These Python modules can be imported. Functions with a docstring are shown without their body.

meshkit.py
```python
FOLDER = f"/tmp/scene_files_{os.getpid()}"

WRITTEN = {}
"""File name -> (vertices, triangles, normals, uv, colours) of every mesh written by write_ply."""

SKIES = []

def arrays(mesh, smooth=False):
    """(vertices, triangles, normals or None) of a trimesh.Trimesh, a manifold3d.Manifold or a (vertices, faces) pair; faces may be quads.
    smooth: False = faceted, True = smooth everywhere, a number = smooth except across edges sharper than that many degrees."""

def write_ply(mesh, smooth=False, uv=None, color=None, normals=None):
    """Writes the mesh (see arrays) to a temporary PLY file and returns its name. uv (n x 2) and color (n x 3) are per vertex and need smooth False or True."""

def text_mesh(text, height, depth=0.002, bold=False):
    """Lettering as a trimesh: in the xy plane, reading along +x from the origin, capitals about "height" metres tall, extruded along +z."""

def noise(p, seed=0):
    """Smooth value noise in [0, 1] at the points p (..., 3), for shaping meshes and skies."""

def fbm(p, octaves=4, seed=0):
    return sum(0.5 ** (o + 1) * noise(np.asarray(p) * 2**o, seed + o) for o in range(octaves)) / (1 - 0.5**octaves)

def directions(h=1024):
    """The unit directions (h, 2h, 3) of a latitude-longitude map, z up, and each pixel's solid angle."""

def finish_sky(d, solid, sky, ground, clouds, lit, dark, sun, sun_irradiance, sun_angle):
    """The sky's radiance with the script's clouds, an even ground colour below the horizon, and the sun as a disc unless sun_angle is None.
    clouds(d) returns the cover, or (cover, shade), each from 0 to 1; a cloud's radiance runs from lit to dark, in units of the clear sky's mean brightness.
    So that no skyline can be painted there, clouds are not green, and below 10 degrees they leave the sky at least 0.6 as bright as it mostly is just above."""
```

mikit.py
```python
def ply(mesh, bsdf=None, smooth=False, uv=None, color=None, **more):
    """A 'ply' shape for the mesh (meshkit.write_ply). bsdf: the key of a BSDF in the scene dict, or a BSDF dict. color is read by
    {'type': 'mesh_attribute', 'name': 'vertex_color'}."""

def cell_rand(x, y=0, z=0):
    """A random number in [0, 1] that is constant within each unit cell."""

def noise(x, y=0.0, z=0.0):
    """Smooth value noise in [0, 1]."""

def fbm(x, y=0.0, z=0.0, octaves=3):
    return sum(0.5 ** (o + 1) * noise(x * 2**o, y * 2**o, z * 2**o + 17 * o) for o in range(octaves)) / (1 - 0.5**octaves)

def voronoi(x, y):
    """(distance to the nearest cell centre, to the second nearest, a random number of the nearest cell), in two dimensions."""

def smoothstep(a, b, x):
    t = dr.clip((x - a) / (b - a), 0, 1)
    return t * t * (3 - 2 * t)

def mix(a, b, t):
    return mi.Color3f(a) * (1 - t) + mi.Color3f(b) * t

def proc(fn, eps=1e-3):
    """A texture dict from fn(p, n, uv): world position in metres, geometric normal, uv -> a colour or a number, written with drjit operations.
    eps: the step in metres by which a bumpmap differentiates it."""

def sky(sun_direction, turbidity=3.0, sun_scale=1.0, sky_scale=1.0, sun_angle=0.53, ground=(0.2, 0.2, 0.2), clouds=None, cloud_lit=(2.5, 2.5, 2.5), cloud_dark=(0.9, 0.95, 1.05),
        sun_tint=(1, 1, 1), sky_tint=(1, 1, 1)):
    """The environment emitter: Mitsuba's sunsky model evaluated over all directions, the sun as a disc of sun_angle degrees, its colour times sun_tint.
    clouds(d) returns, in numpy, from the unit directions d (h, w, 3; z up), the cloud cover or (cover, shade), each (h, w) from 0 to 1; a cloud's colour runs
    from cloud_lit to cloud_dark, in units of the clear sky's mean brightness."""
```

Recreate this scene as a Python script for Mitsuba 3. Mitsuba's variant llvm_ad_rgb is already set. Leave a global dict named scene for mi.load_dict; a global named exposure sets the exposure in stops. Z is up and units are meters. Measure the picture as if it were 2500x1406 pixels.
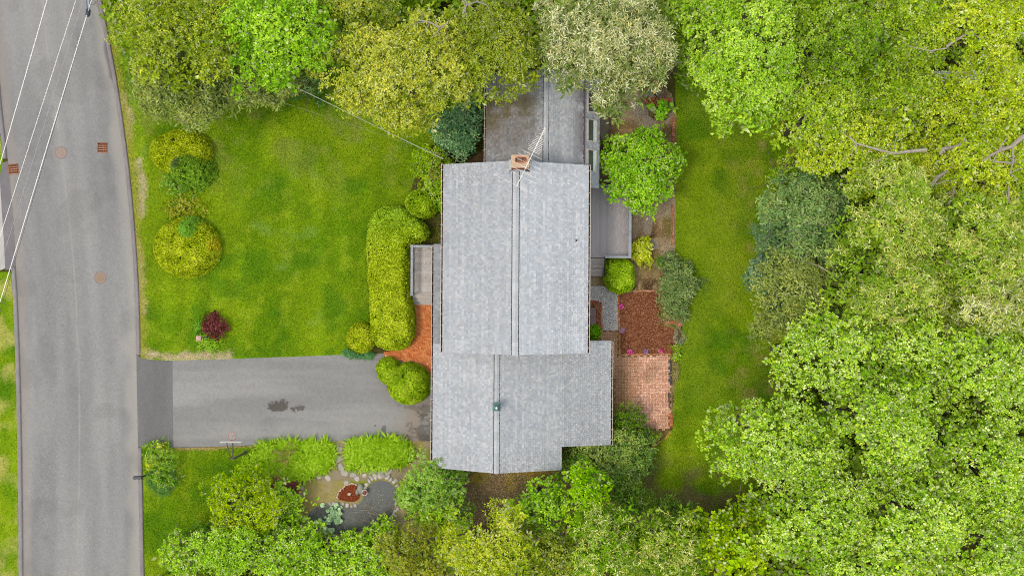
import math, random
import numpy as np, trimesh, shapely, drjit as dr, mitsuba as mi, mikit, meshkit
from shapely.geometry import Polygon, LineString, Point, box as sbox
T = mi.ScalarTransform4f
scene, labels = {}, {}
RS = np.random.RandomState

# ------------------------------------------------------------------ camera, sky, exposure
CAM_H, GROUND_PX = 62.0, 38.0                  # drone height (m); pixels of the 2500 px wide photograph per metre of ground
FPX = CAM_H * GROUND_PX
scene['camera'] = {'type': 'perspective', 'fov': math.degrees(2 * math.atan(1250 / FPX)), 'fov_axis': 'x', 'near_clip': 0.5, 'far_clip': 2000.0,
                   'to_world': T().look_at(origin=[0, 0, CAM_H], target=[0, 0, 0], up=[0, 1, 0])}
scene['sky_light'] = mikit.sky([-0.42, -0.16, 0.89], turbidity=3, sun_scale=0.3, sun_angle=14, clouds=lambda d: 1.0)
exposure = 2.7


def W(px, py, z=0.0):
    """The point at height z that stands where pixel (px, py) of the photograph shows it."""
    k = (CAM_H - z) / FPX
    return np.array([(px - 1250) * k, (703 - py) * k, z])


def WP(pts, z=0.0):
    return [tuple(W(x, y, z)[:2]) for x, y in pts]


def lin(r, g, b):
    c = np.array([r, g, b], float) / 255
    return np.where(c <= 0.04045, c / 12.92, ((c + 0.055) / 1.055) ** 2.4)


def col(r, g, b, k=1.0):
    return lin(r, g, b) * (0.5 * k)


# ------------------------------------------------------------------ materials
VC = {'type': 'mesh_attribute', 'name': 'vertex_color'}
scene['matte'] = {'type': 'twosided', 'bsdf': {'type': 'diffuse', 'reflectance': VC}}
scene['satin'] = {'type': 'twosided', 'bsdf': {'type': 'principled', 'base_color': VC, 'roughness': 0.45, 'specular': 0.5}}
scene['leaf'] = {'type': 'principledthin', 'base_color': VC, 'roughness': 0.5, 'diff_trans': 0.7, 'eta': 1.4}
scene['clear_glass'] = {'type': 'thindielectric'}
scene['dark_glass'] = {'type': 'twosided', 'bsdf': {'type': 'principled', 'base_color': {'type': 'rgb', 'value': [0.05, 0.055, 0.055]}, 'roughness': 0.08, 'specular': 0.5}}
scene['pond_water'] = {'type': 'twosided', 'bsdf': {'type': 'principled', 'base_color': {'type': 'rgb', 'value': list(col(98, 103, 102, 1.0))}, 'roughness': 0.12, 'specular': 0.4}}


# ------------------------------------------------------------------ mesh helpers
class MB:
    def __init__(self):
        self.v, self.f, self.c, self.n = [], [], [], 0

    def add(self, v, f, c):
        v, f = np.asarray(v, float), np.asarray(f, int)
        if f.shape[1] == 4:
            f = np.vstack([f[:, [0, 1, 2]], f[:, [0, 2, 3]]])
        c = np.asarray(c, float)
        if c.ndim == 1:
            c = np.broadcast_to(c, v.shape)
        self.v.append(v); self.f.append(f + self.n); self.c.append(c); self.n += len(v)
        return self

    def box(self, lo, hi, c, rot=0.0, about=None, top=None):
        x0, y0, z0 = lo; x1, y1, z1 = hi
        v = np.array([[x0, y0, z0], [x1, y0, z0], [x1, y1, z0], [x0, y1, z0], [x0, y0, z1], [x1, y0, z1], [x1, y1, z1], [x0, y1, z1]], float)
        if rot:
            o = np.array(about if about is not None else [(x0 + x1) / 2, (y0 + y1) / 2])
            R = np.array([[math.cos(rot), -math.sin(rot)], [math.sin(rot), math.cos(rot)]])
            v[:, :2] = (v[:, :2] - o) @ R.T + o
        return self.add(v, [[3, 2, 1, 0], [4, 5, 6, 7], [0, 1, 5, 4], [1, 2, 6, 5], [2, 3, 7, 6], [3, 0, 4, 7]], c)

    def tm(self, m, c):
        return self.add(m.vertices, m.faces, c)

    def tube(self, path, r, c, sides=6):
        path = np.asarray(path, float); n = len(path)
        r = np.broadcast_to(np.asarray(r, float), (n,))
        t = np.gradient(path, axis=0); t /= np.linalg.norm(t, axis=1, keepdims=True) + 1e-12
        ref = np.array([0.31, 0.17, 0.93]) if abs(t[0] @ [0.31, 0.17, 0.93]) < 0.9 else np.array([0.95, 0.2, 0.1])
        a = np.cross(t, ref); a /= np.linalg.norm(a, axis=1, keepdims=True) + 1e-12
        b = np.cross(t, a)
        th = np.arange(sides) / sides * 2 * np.pi
        v = path[:, None] + r[:, None, None] * (np.cos(th)[None, :, None] * a[:, None] + np.sin(th)[None, :, None] * b[:, None])
        i, j = np.meshgrid(np.arange(n - 1), np.arange(sides), indexing='ij')
        q = np.stack([i * sides + j, i * sides + (j + 1) % sides, (i + 1) * sides + (j + 1) % sides, (i + 1) * sides + j], -1).reshape(-1, 4)
        caps = [[k, k + 1, 0] for k in range(1, sides - 1)] + [[(n - 1) * sides, (n - 1) * sides + k, (n - 1) * sides + k + 1] for k in range(1, sides - 1)]
        v = v.reshape(-1, 3)
        q = np.vstack([q[:, [0, 1, 2]], q[:, [0, 2, 3]], np.array(caps)])
        return self.add(v, q, c)

    def prism(self, poly, z0, z1, c):
        for g in getattr(poly, 'geoms', [poly]):
            if g.is_empty or g.area < 1e-6 or g.geom_type != 'Polygon':
                continue
            m = trimesh.creation.extrude_polygon(g, z1 - z0, engine='earcut')
            m.apply_translation([0, 0, z0]); self.tm(m, c)
        return self

    def arrays(self):
        return np.vstack(self.v), np.vstack(self.f), np.vstack(self.c)

    def xf(self, fn):
        self.v = [fn(v) for v in self.v]
        return self


def free(base):
    """The name itself, or with the next three-digit number once it is taken."""
    def used(k):
        return k in scene or k in labels or any(s.startswith(k + '__') for s in scene)
    if not used(base):
        return base
    i = COUNT.get(base, 0) + 1
    while used(f'{base}_{i:03d}'):
        i += 1
    COUNT[base] = i
    return f'{base}_{i:03d}'


COUNT = {}


def put(name, mb, bsdf='matte', parent=None, smooth=False, **lab):
    key = free(name if parent is None else parent + '__' + name)
    v, f, c = mb.arrays()
    scene[key] = mikit.ply((v, f), bsdf, smooth=smooth, color=np.clip(c, 0, 1))
    if lab:
        labels[key] = lab
    return key


def put_plain(name, v, f, bsdf, parent=None, smooth=False, **lab):
    key = free(name if parent is None else parent + '__' + name)
    scene[key] = mikit.ply((v, f), bsdf, smooth=smooth)
    if lab:
        labels[key] = lab
    return key


def thing(name, label, category, group=None):
    key = free(name)
    labels[key] = {'label': label, 'category': category}
    if group:
        labels[key]['group'] = group
    return key


def fb(x, y, s, o=3, seed=0):
    return meshkit.fbm(np.stack([np.asarray(x, float) * s, np.asarray(y, float) * s, np.zeros_like(np.asarray(x, float))], -1), o, seed)


def mixc(a, b, t):
    t = np.clip(np.asarray(t, float), 0, 1)[..., None]
    return np.asarray(a) * (1 - t) + np.asarray(b) * t


def sstep(a, b, x):
    t = np.clip((np.asarray(x, float) - a) / (b - a), 0, 1)
    return t * t * (3 - 2 * t)


def sheet(name, poly, z, colfn, res=0.35, kind='structure', bsdf='matte', parent=None, zfn=None, label=None):
    """A flat sheet clipped to the polygon, coloured by colfn(x, y) at its vertices."""
    mb = MB()
    poly = poly.buffer(0)
    x0, y0, x1, y1 = poly.bounds
    nx, ny = max(1, int(math.ceil((x1 - x0) / res))), max(1, int(math.ceil((y1 - y0) / res)))
    X, Y = np.linspace(x0, x1, nx + 1), np.linspace(y0, y1, ny + 1)
    gx, gy = np.meshgrid(X[:-1], Y[:-1], indexing='ij')
    dx, dy = X[1] - X[0], Y[1] - Y[0]
    cells = shapely.box(gx.ravel(), gy.ravel(), gx.ravel() + dx, gy.ravel() + dy)
    shapely.prepare(poly)
    inside = shapely.contains_properly(poly, cells)
    edge = shapely.intersects(poly, cells) & ~inside
    V = np.stack(np.meshgrid(X, Y, indexing='ij'), -1).reshape(-1, 2)
    I, J = np.nonzero(inside.reshape(nx, ny))
    q = np.stack([I * (ny + 1) + J, (I + 1) * (ny + 1) + J, (I + 1) * (ny + 1) + J + 1, I * (ny + 1) + J + 1], -1)
    used, inv = np.unique(q.ravel(), return_inverse=True)
    P = [V[used]]; F = [inv.reshape(-1, 4)[:, [0, 1, 2]], inv.reshape(-1, 4)[:, [0, 2, 3]]]
    n = len(used)
    for c in cells[edge]:
        g = c.intersection(poly)
        for h in getattr(g, 'geoms', [g]):
            if h.geom_type != 'Polygon' or h.area < 1e-5:
                continue
            try:
                pv, pf = trimesh.creation.triangulate_polygon(h, engine='earcut')
            except Exception:
                continue
            if len(pf):
                P.append(pv); F.append(pf + n); n += len(pv)
    P = np.vstack(P)
    zz = np.full(len(P), z) if zfn is None else z + zfn(P[:, 0], P[:, 1])
    mb.add(np.column_stack([P, zz]), np.vstack(F), colfn(P[:, 0], P[:, 1]))
    lab = {}
    if kind:
        lab['kind'] = kind
    if label:
        lab['label'] = label
    return put(name, mb, bsdf, parent, smooth=True, **lab)


def pts_in(poly, n, rng):
    """n random points of the polygon."""
    x0, y0, x1, y1 = poly.bounds
    shapely.prepare(poly)
    out = np.zeros((0, 2))
    while len(out) < n:
        p = rng.uniform([x0, y0], [x1, y1], (max(64, int((n - len(out)) * 1.2 * (x1 - x0) * (y1 - y0) / max(poly.area, 1e-6))), 2))
        out = np.vstack([out, p[shapely.contains_xy(poly, p[:, 0], p[:, 1])]])
    return out[:n]


def blob(px, py, rx, ry, seed=0, z=0.0, wob=0.12, n=48, rot=0.0):
    """A closed uneven outline round pixel (px, py), radii in pixels."""
    rng = RS(seed)
    th = np.arange(n) / n * 2 * np.pi
    r = 1 + sum(wob / k * np.sin(k * th + rng.uniform(0, 6.28)) for k in (2, 3, 5))
    x, y = rx * r * np.cos(th), ry * r * np.sin(th)
    c, s = math.cos(rot), math.sin(rot)
    return Polygon(WP(np.column_stack([px + x * c - y * s, py + x * s + y * c]), z)).buffer(0)


def rock(rng, c, rx, ry, rz, color):
    m = trimesh.creation.icosphere(subdivisions=1, radius=1.0)
    v = m.vertices * (0.78 + 0.44 * meshkit.noise(m.vertices * 1.6 + rng.uniform(0, 50, 3)))[:, None] * [rx, ry, rz]
    a = rng.uniform(0, 6.28)
    v[:, :2] = v[:, :2] @ np.array([[math.cos(a), -math.sin(a)], [math.sin(a), math.cos(a)]])
    return MB().add(v + c, m.faces, np.asarray(color) * rng.uniform(0.8, 1.15))


def slab(rng, px, py, rx, ry, z0, h, color, rot=None):
    """A flat irregular stone."""
    n = rng.randint(6, 9)
    th = (np.arange(n) + rng.uniform(-0.25, 0.25, n)) / n * 2 * np.pi
    r = rng.uniform(0.82, 1.1, n)
    a = rng.uniform(0, 6.28) if rot is None else rot
    x, y = rx * r * np.cos(th), ry * r * np.sin(th)
    c = W(px, py)
    k = 1 / GROUND_PX
    P = np.column_stack([c[0] + k * (x * math.cos(a) - y * math.sin(a)), c[1] + k * (x * math.sin(a) + y * math.cos(a))])
    top = (P - c[:2]) * 0.9 + c[:2]
    v = np.vstack([np.column_stack([P, np.full(n, z0)]), np.column_stack([P, np.full(n, z0 + h * 0.75)]), np.column_stack([top, np.full(n, z0 + h)]), [[c[0], c[1], z0 + h]]])
    f = []
    for i in range(n):
        j = (i + 1) % n
        f += [[i, j, n + j], [i, n + j, n + i], [n + i, n + j, 2 * n + j], [n + i, 2 * n + j, 2 * n + i], [2 * n + i, 2 * n + j, 3 * n]]
    return MB().add(v, f, np.asarray(color) * rng.uniform(0.82, 1.15))


# ------------------------------------------------------------------ the setting: ground, road, kerbs, drives, lawns
def pl(pts):
    pts = np.array(pts, float)
    return lambda y: np.interp(y, pts[:, 1], pts[:, 0])


RK = [(213, -200), (232, -50), (239, 0), (250, 60), (262, 120), (274, 185), (284, 250), (293, 310), (301, 370), (308, 430), (314, 490), (320, 560), (325, 630), (329, 700), (332, 780), (333, 866)]
RK2 = [(337, 1092), (339, 1200), (341, 1300), (343, 1406), (346, 1620)]
LK = [(-40, -200), (-12, 0), (-4, 150), (4, 250), (13, 330), (22, 420), (28, 480), (34, 560), (38, 640), (43, 720), (47, 820), (51, 940), (54, 1100), (56, 1250), (57, 1406), (58, 1620)]
SEAM = [(96, -200), (100, 0), (112, 90), (124, 200), (136, 290), (150, 380), (166, 480), (173, 560), (179, 620), (184, 690), (187, 780), (190, 880), (193, 980), (195, 1080), (194, 1200), (190, 1300), (188, 1406), (188, 1620)]
road_poly = Polygon(WP(LK + [(347, 1620), (343, 1406), (339, 1200), (337, 1092), (333, 866)] + RK[::-1]))
# beyond the frame
road_poly = road_poly.union(Polygon(WP([(-40, -199), (213, -199), (150, -900), (-190, -900)]))).union(Polygon(WP([(58, 1619), (347, 1619), (350, 2300), (60, 2300)]))).buffer(0)

ys = np.linspace(-250, 1650, 60)
def poly_of(pts):
    f = pl(pts)
    w = [(W(f(y), y)[0], W(f(y), y)[1]) for y in ys]
    w = np.array(w)
    return [float(q) for q in np.polyfit(w[:, 1] / 20, w[:, 0], 5)]
pseam, pright, pleft = poly_of(SEAM), poly_of(RK + RK2), poly_of(LK)
def horner(c, y):
    t = y / 20
    r = c[0]
    for q in c[1:]:
        r = r * t + q
    return r
c3 = lambda a: mi.Color3f(*[float(q) for q in a])
ASPH, ASPH2, TAN = col(156, 158, 161), col(142, 144, 148), col(168, 167, 162)
def road_fn(p, n, uv):
    x, y = p.x, p.y
    d = x - horner(pseam, y)
    big = mikit.fbm(d * 0.9, y * 0.12, 0.0, 3)
    sp = mikit.noise(x * 26, y * 26, 3.0)
    sp2 = mikit.noise(x * 9, y * 9, 5.0)
    c = mikit.mix(c3(ASPH2), c3(ASPH), mikit.smoothstep(0.25, 0.8, big))
    tracks = 0.5 + 0.5 * dr.sin(d * 5.2 + mikit.noise(y * 0.15, 1.0) * 2)
    c = c * (0.86 + 0.05 * tracks + 0.24 * (sp - 0.5) + 0.12 * (sp2 - 0.5) + 0.11)
    seam = 1 - mikit.smoothstep(0.02, 0.09, dr.abs(d + 0.06 * (mikit.noise(y * 0.7, 4.0) - 0.5)))
    c = mikit.mix(c, c3(TAN * 1.05), seam * (0.15 + 0.45 * mikit.noise(y * 1.3, 2.0)))
    e = horner(pright, y) - x + 0.5 * (mikit.noise(y * 0.8, 9.0) - 0.5)
    c = mikit.mix(c, c3(TAN * 1.08), (1 - mikit.smoothstep(0.25, 0.9, e)) * 0.55)
    wet = (1 - mikit.smoothstep(0.05, 0.32, e + 0.25 - 0.35 * mikit.smoothstep(10.0, 13.0, y) + 0.3 * mikit.noise(y * 1.1, 6.0))) * mikit.smoothstep(8.5, 10.5, y)
    c = mikit.mix(c, c3(col(110, 108, 114)), wet * 0.8)
    el = x - horner(pleft, y) + 0.3 * (mikit.noise(y * 0.9, 11.0) - 0.5)
    c = mikit.mix(c, c3(col(158, 152, 148)), (1 - mikit.smoothstep(0.3, 0.7, el)) * 0.6)
    crack = (1 - mikit.smoothstep(0.01, 0.035, dr.abs(y - 13.0 * 0 - 3.6 - 0.25 * mikit.noise(x * 1.3, 8.0)))) * 0
    blot = mikit.smoothstep(0.62, 0.75, mikit.fbm(x * 0.5, y * 0.5, 7.0, 3))
    c = c * (1 - 0.1 * blot - crack)
    return c
scene['asphalt'] = {'type': 'twosided', 'bsdf': {'type': 'diffuse', 'reflectance': mikit.proc(road_fn)}}

STAINS = [(W(682, 992), 0.75, 0.34, 1.0), (W(725, 996), 0.5, 0.2, 0.9), (W(1000, 1046), 0.35, 0.28, 0.55), (W(1035, 1050), 0.55, 0.9, 0.6), (W(1040, 1000), 0.5, 0.5, 0.5), (W(939, 1045), 0.16, 0.2, 0.7), (W(916, 1039), 0.1, 0.1, 0.7),
          (W(1000, 993), 0.8, 0.28, 0.45), (W(1040, 1072), 1.2, 0.35, 0.55), (W(975, 1068), 0.4, 0.2, 0.4)]
def drive_fn(p, n, uv):
    x, y = p.x, p.y
    big = mikit.fbm(x * 0.12, y * 1.1, 2.0, 3)
    sp = mikit.noise(x * 26, y * 26, 3.0)
    sp2 = mikit.noise(x * 7, y * 7, 5.0)
    c = mikit.mix(c3(col(142, 144, 147)), c3(col(160, 162, 164)), mikit.smoothstep(0.25, 0.8, big))
    c = c * (1.0 + 0.2 * (sp - 0.5) + 0.12 * (sp2 - 0.5))
    near = mikit.smoothstep(-9.5, -6.5, x)
    c = mikit.mix(c, c3(col(160, 152, 142)), near * mikit.smoothstep(0.35, 0.7, mikit.fbm(x * 0.8, y * 0.8, 1.0, 3)) * 0.8)
    nz = mikit.fbm(x * 1.8, y * 2.2, 9.0, 4)
    nz2 = mikit.fbm(x * 7.0, y * 7.0, 4.0, 2)
    for q, rx, ry, s in STAINS:
        d = dr.sqrt(dr.square((x - float(q[0])) / rx) + dr.square((y - float(q[1])) / ry)) + (nz - 0.5) * 2.0 + (nz2 - 0.5) * 1.3
        c = mikit.mix(c, c3(col(88, 84, 80)), (1 - mikit.smoothstep(0.5, 1.05, d)) * s * 0.85)
    return c
scene['driveway_asphalt'] = {'type': 'twosided', 'bsdf': {'type': 'diffuse', 'reflectance': mikit.proc(drive_fn)}}
def apron_fn(p, n, uv):
    x, y = p.x, p.y
    c = mikit.mix(c3(col(108, 110, 113)), c3(col(131, 133, 136)), mikit.fbm(x * 1.2, y * 0.35, 2.0, 4))
    return c * (1.0 + 0.25 * (mikit.noise(x * 26, y * 26, 3.0) - 0.5))
scene['apron_asphalt'] = {'type': 'twosided', 'bsdf': {'type': 'diffuse', 'reflectance': mikit.proc(apron_fn)}}


def flat(name, poly, z, bsdf):
    v, f = [], []
    n = 0
    for g in getattr(poly, 'geoms', [poly]):
        pv, pf = trimesh.creation.triangulate_polygon(g, engine='earcut')
        v.append(np.column_stack([pv, np.full(len(pv), z)])); f.append(pf + n); n += len(pv)
    return put_plain(name, np.vstack(v), np.vstack(f), bsdf, kind='structure')


SOIL = [col(70, 56, 40), col(110, 92, 66), col(146, 128, 96)]
def soil(x, y, dark=1.0):
    t = fb(x, y, 0.9, 4, 3)
    c = mixc(SOIL[0], SOIL[1], sstep(0.3, 0.55, t))
    c = mixc(c, SOIL[2], sstep(0.55, 0.8, fb(x, y, 2.3, 3, 9)))
    g = sstep(0.5, 0.75, fb(x, y, 0.7, 3, 21))
    return mixc(c, col(92, 96, 44), g * 0.6) * dark
mb = MB()
gx = np.linspace(-45, 45, 181)
GX, GY = np.meshgrid(gx, gx * 0.8, indexing='ij')
vv = np.column_stack([GX.ravel(), GY.ravel(), np.zeros(GX.size)])
ii, jj = np.meshgrid(np.arange(180), np.arange(180), indexing='ij')
q = np.stack([ii * 181 + jj, (ii + 1) * 181 + jj, (ii + 1) * 181 + jj + 1, ii * 181 + jj + 1], -1).reshape(-1, 4)
mb.add(vv, q, mixc(soil(vv[:, 0], vv[:, 1], 0.75), col(72, 84, 30), np.full(len(vv), 0.5)))
mb.add([[-600, -600, -0.02], [600, -600, -0.02], [600, 600, -0.02], [-600, 600, -0.02]], [[0, 1, 2, 3]], col(74, 84, 40))
put('ground', mb, 'matte', kind='structure')

flat('road', road_poly, 0.006, 'asphalt')
apron_poly = Polygon(WP([(333, 866), (345, 873), (378, 878), (422, 879), (424, 1092), (380, 1093), (337, 1096)]))
flat('driveway_apron', apron_poly, 0.010, 'apron_asphalt')
drive_poly = Polygon(WP([(421.5, 879), (560, 875), (840, 866), (940, 862), (1075, 862), (1075, 1090), (1010, 1084), (830, 1084), (640, 1085), (560, 1089), (423.5, 1092)]))
flat('driveway', drive_poly, 0.014, 'driveway_asphalt')


def kerb(pts, side, color, name):
    """A low asphalt kerb along the pixel line; side +1 keeps it to the right of the line."""
    f = pl(pts)
    y = np.linspace(pts[0][1], pts[-1][1], int(abs(pts[-1][1] - pts[0][1]) / 12) + 2)
    c = np.array([W(f(t), t)[:2] for t in y])
    t = np.gradient(c, axis=0); t /= np.linalg.norm(t, axis=1, keepdims=True)
    nrm = np.column_stack([-t[:, 1], t[:, 0]]) * side
    prof = [(-0.02, 0.0), (0.03, 0.10), (0.08, 0.125), (0.2, 0.13), (0.25, 0.11), (0.28, 0.0)]
    wob = 0.008 * (fb(c[:, 0], c[:, 1], 1.4, 2, 5) - 0.5)
    V = np.concatenate([np.column_stack([c + nrm * (o + wob[:, None]), np.full(len(c), z)]) for o, z in prof])
    m = len(c); fs = []
    for k in range(len(prof) - 1):
        for i in range(m - 1):
            fs.append([k * m + i, k * m + i + 1, (k + 1) * m + i + 1, (k + 1) * m + i])
    cc = np.asarray(color) * (0.8 + 0.4 * fb(V[:, 0], V[:, 1], 3.5, 3, 8))[:, None]
    return put(name, MB().add(V, fs, cc), 'matte', kind='structure')


kerb(RK, 1, col(146, 142, 147), 'kerb')
kerb(RK2, 1, col(146, 142, 147), 'kerb')
kerb([p for p in LK if p[1] <= 330] + [(18, 388)], -1, col(146, 142, 150), 'kerb')
kerb([(38, 652)] + [p for p in LK if p[1] > 660], -1, col(150, 148, 152), 'kerb')

# neighbours' drive across the road
def conc(x, y):
    return mixc(col(176, 176, 178), col(206, 205, 203), fb(x, y, 1.2, 4, 2))
sheet('neighbour_drive', Polygon(WP([(-240, 430), (0, 430), (4, 500), (10, 590), (13, 655), (0, 660), (-240, 662)])), 0.010, conc, 0.3)
def apr(x, y):
    return mixc(col(116, 115, 122), col(140, 139, 145), fb(x, y, 1.6, 4, 4))
sheet('neighbour_apron', Polygon(WP([(0, 398), (20, 395), (28, 480), (34, 560), (38, 658), (13, 659), (9.6, 590), (3.6, 500), (0, 440)])), 0.014, apr, 0.25)

# ---- lawns
BLADES = []
def lawn_col(x, y, base=0):
    t = fb(x, y, 0.33, 4, 11 + base)
    t2 = fb(x, y, 1.3, 3, 5 + base)
    c = mixc(col(94, 130, 18, 1.5), col(116, 146, 22, 1.5), sstep(0.3, 0.7, t))
    c = mixc(c, col(134, 158, 34, 1.5), sstep(0.5, 0.8, t2) * 0.6)
    c = mixc(c, col(68, 116, 22, 1.4), sstep(0.48, 0.72, fb(x, y, 0.6, 4, 31 + base)) * 0.6)
    st = 0.5 + 0.5 * np.sin(x * 3.9 + 0.5 * np.sin(y * 0.2))
    return c * (0.86 + 0.14 * st * sstep(0.3, 0.6, fb(x, y, 0.25, 2, 40)))[..., None]
def pline(pts):
    return LineString(WP(pts))
BARE = [pline([(300, 235), (318, 290), (312, 330)]), pline([(340, 395), (349, 450), (346, 520)]), pline([(330, 575), (341, 640), (343, 720), (352, 760)]), pline([(336, 860), (420, 872), (560, 868)]),
        pline([(445, 288), (480, 270), (560, 240), (690, 232)])]
KERB_EDGE = LineString(WP([(p[0] + 11, p[1]) for p in RK]))
HOUSE_SHADE = [W(660, 300), W(760, 290)]
def front_col(x, y):
    c = lawn_col(x, y)
    P = shapely.points(x, y)
    nz = fb(x, y, 2.4, 3, 17)
    d = np.min([shapely.distance(g, P) for g in BARE], axis=0) + (nz - 0.5) * 0.5
    c = mixc(c, mixc(col(164, 152, 112, 1.4), col(184, 170, 146, 1.4), fb(x, y, 3, 2, 2)), (1 - sstep(0.10, 0.42, d)) * 0.9)
    d = shapely.distance(KERB_EDGE, P) + (nz - 0.5) * 0.7
    c = mixc(c, col(150, 150, 64, 1.35), (1 - sstep(0.1, 0.7, d)) * 0.8)
    # thinner, browner grass towards the trees
    c = mixc(c, col(124, 140, 58, 1.3), sstep(0.50, 0.72, fb(x, y, 0.9, 3, 77)) * sstep(4.0, 10.0, y) * 0.7)
    pale = sstep(0.66, 0.8, fb(x, y, 0.55, 3, 91))
    return mixc(c, col(122, 154, 76, 1.4), pale * 0.3 * sstep(0.4, 0.6, fb(x, y, 2.2, 2, 93)))
def back_col(x, y):
    c = lawn_col(x, y, 3) * 0.92
    c = mixc(c, col(128, 150, 40, 1.4), sstep(0.35, 0.75, fb(x, y, 0.5, 3, 61)) * 0.35)
    u = (x - W(1650, 700)[0]) / 6.5
    c = mixc(c, col(142, 138, 74, 1.35), sstep(0.5, 0.78, fb(x, y, 1.5, 4, 51)) * sstep(0.3, 0.9, u) * 0.8)
    lo = sstep(-9.5, -13.0, y)
    return mixc(c, mixc(col(104, 100, 62, 1.2), col(128, 118, 80, 1.2), fb(x, y, 2, 3, 8)), lo * sstep(0.35, 0.6, fb(x, y, 0.8, 3, 19)) * 0.9)
def verge_col(x, y):
    c = lawn_col(x, y, 7)
    return mixc(c, col(164, 162, 90, 1.35), sstep(0.46, 0.7, fb(x, y, 0.9, 4, 71)) * 0.75)

front_poly = Polygon(WP([(p[0] + 10, p[1]) for p in RK] + [(345, 874), (378, 879), (422, 880), (560, 876), (840, 866), (905, 864), (900, 760), (1075, 700), (1075, 380), (1185, 370), (1185, 100), (900, -60), (228, -60)])).buffer(0)
front2_poly = Polygon(WP([(346, 1091), (423, 1093), (560, 1090), (640, 1086), (680, 1110), (620, 1240), (560, 1420), (355, 1500), (353, 1406), (351, 1300), (349, 1200)])).buffer(0)
back_poly = Polygon(WP([(1649, 180), (1720, 160), (1980, 200), (2000, 480), (1960, 900), (1920, 1150), (1800, 1260), (1640, 1270), (1480, 1215), (1560, 1130), (1588, 1100), (1640, 1040), (1645, 985), (1650, 880), (1668, 790), (1650, 700), (1648, 480)])).buffer(0)
verge_poly = Polygon(WP([(-260, 664), (27, 664), (33, 740), (37, 830), (40, 940), (43, 1100), (46, 1406), (48, 1600), (-260, 1600)])).buffer(0)
verge2_poly = Polygon(WP([(-260, -150), (-28, -150), (-18, 0), (-12, 150), (-5, 280), (4, 360), (8, 392), (0, 430), (-260, 430)])).buffer(0)
BARE2 = [pline([(426, 1092), (520, 1091), (600, 1087), (650, 1085)])]
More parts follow.
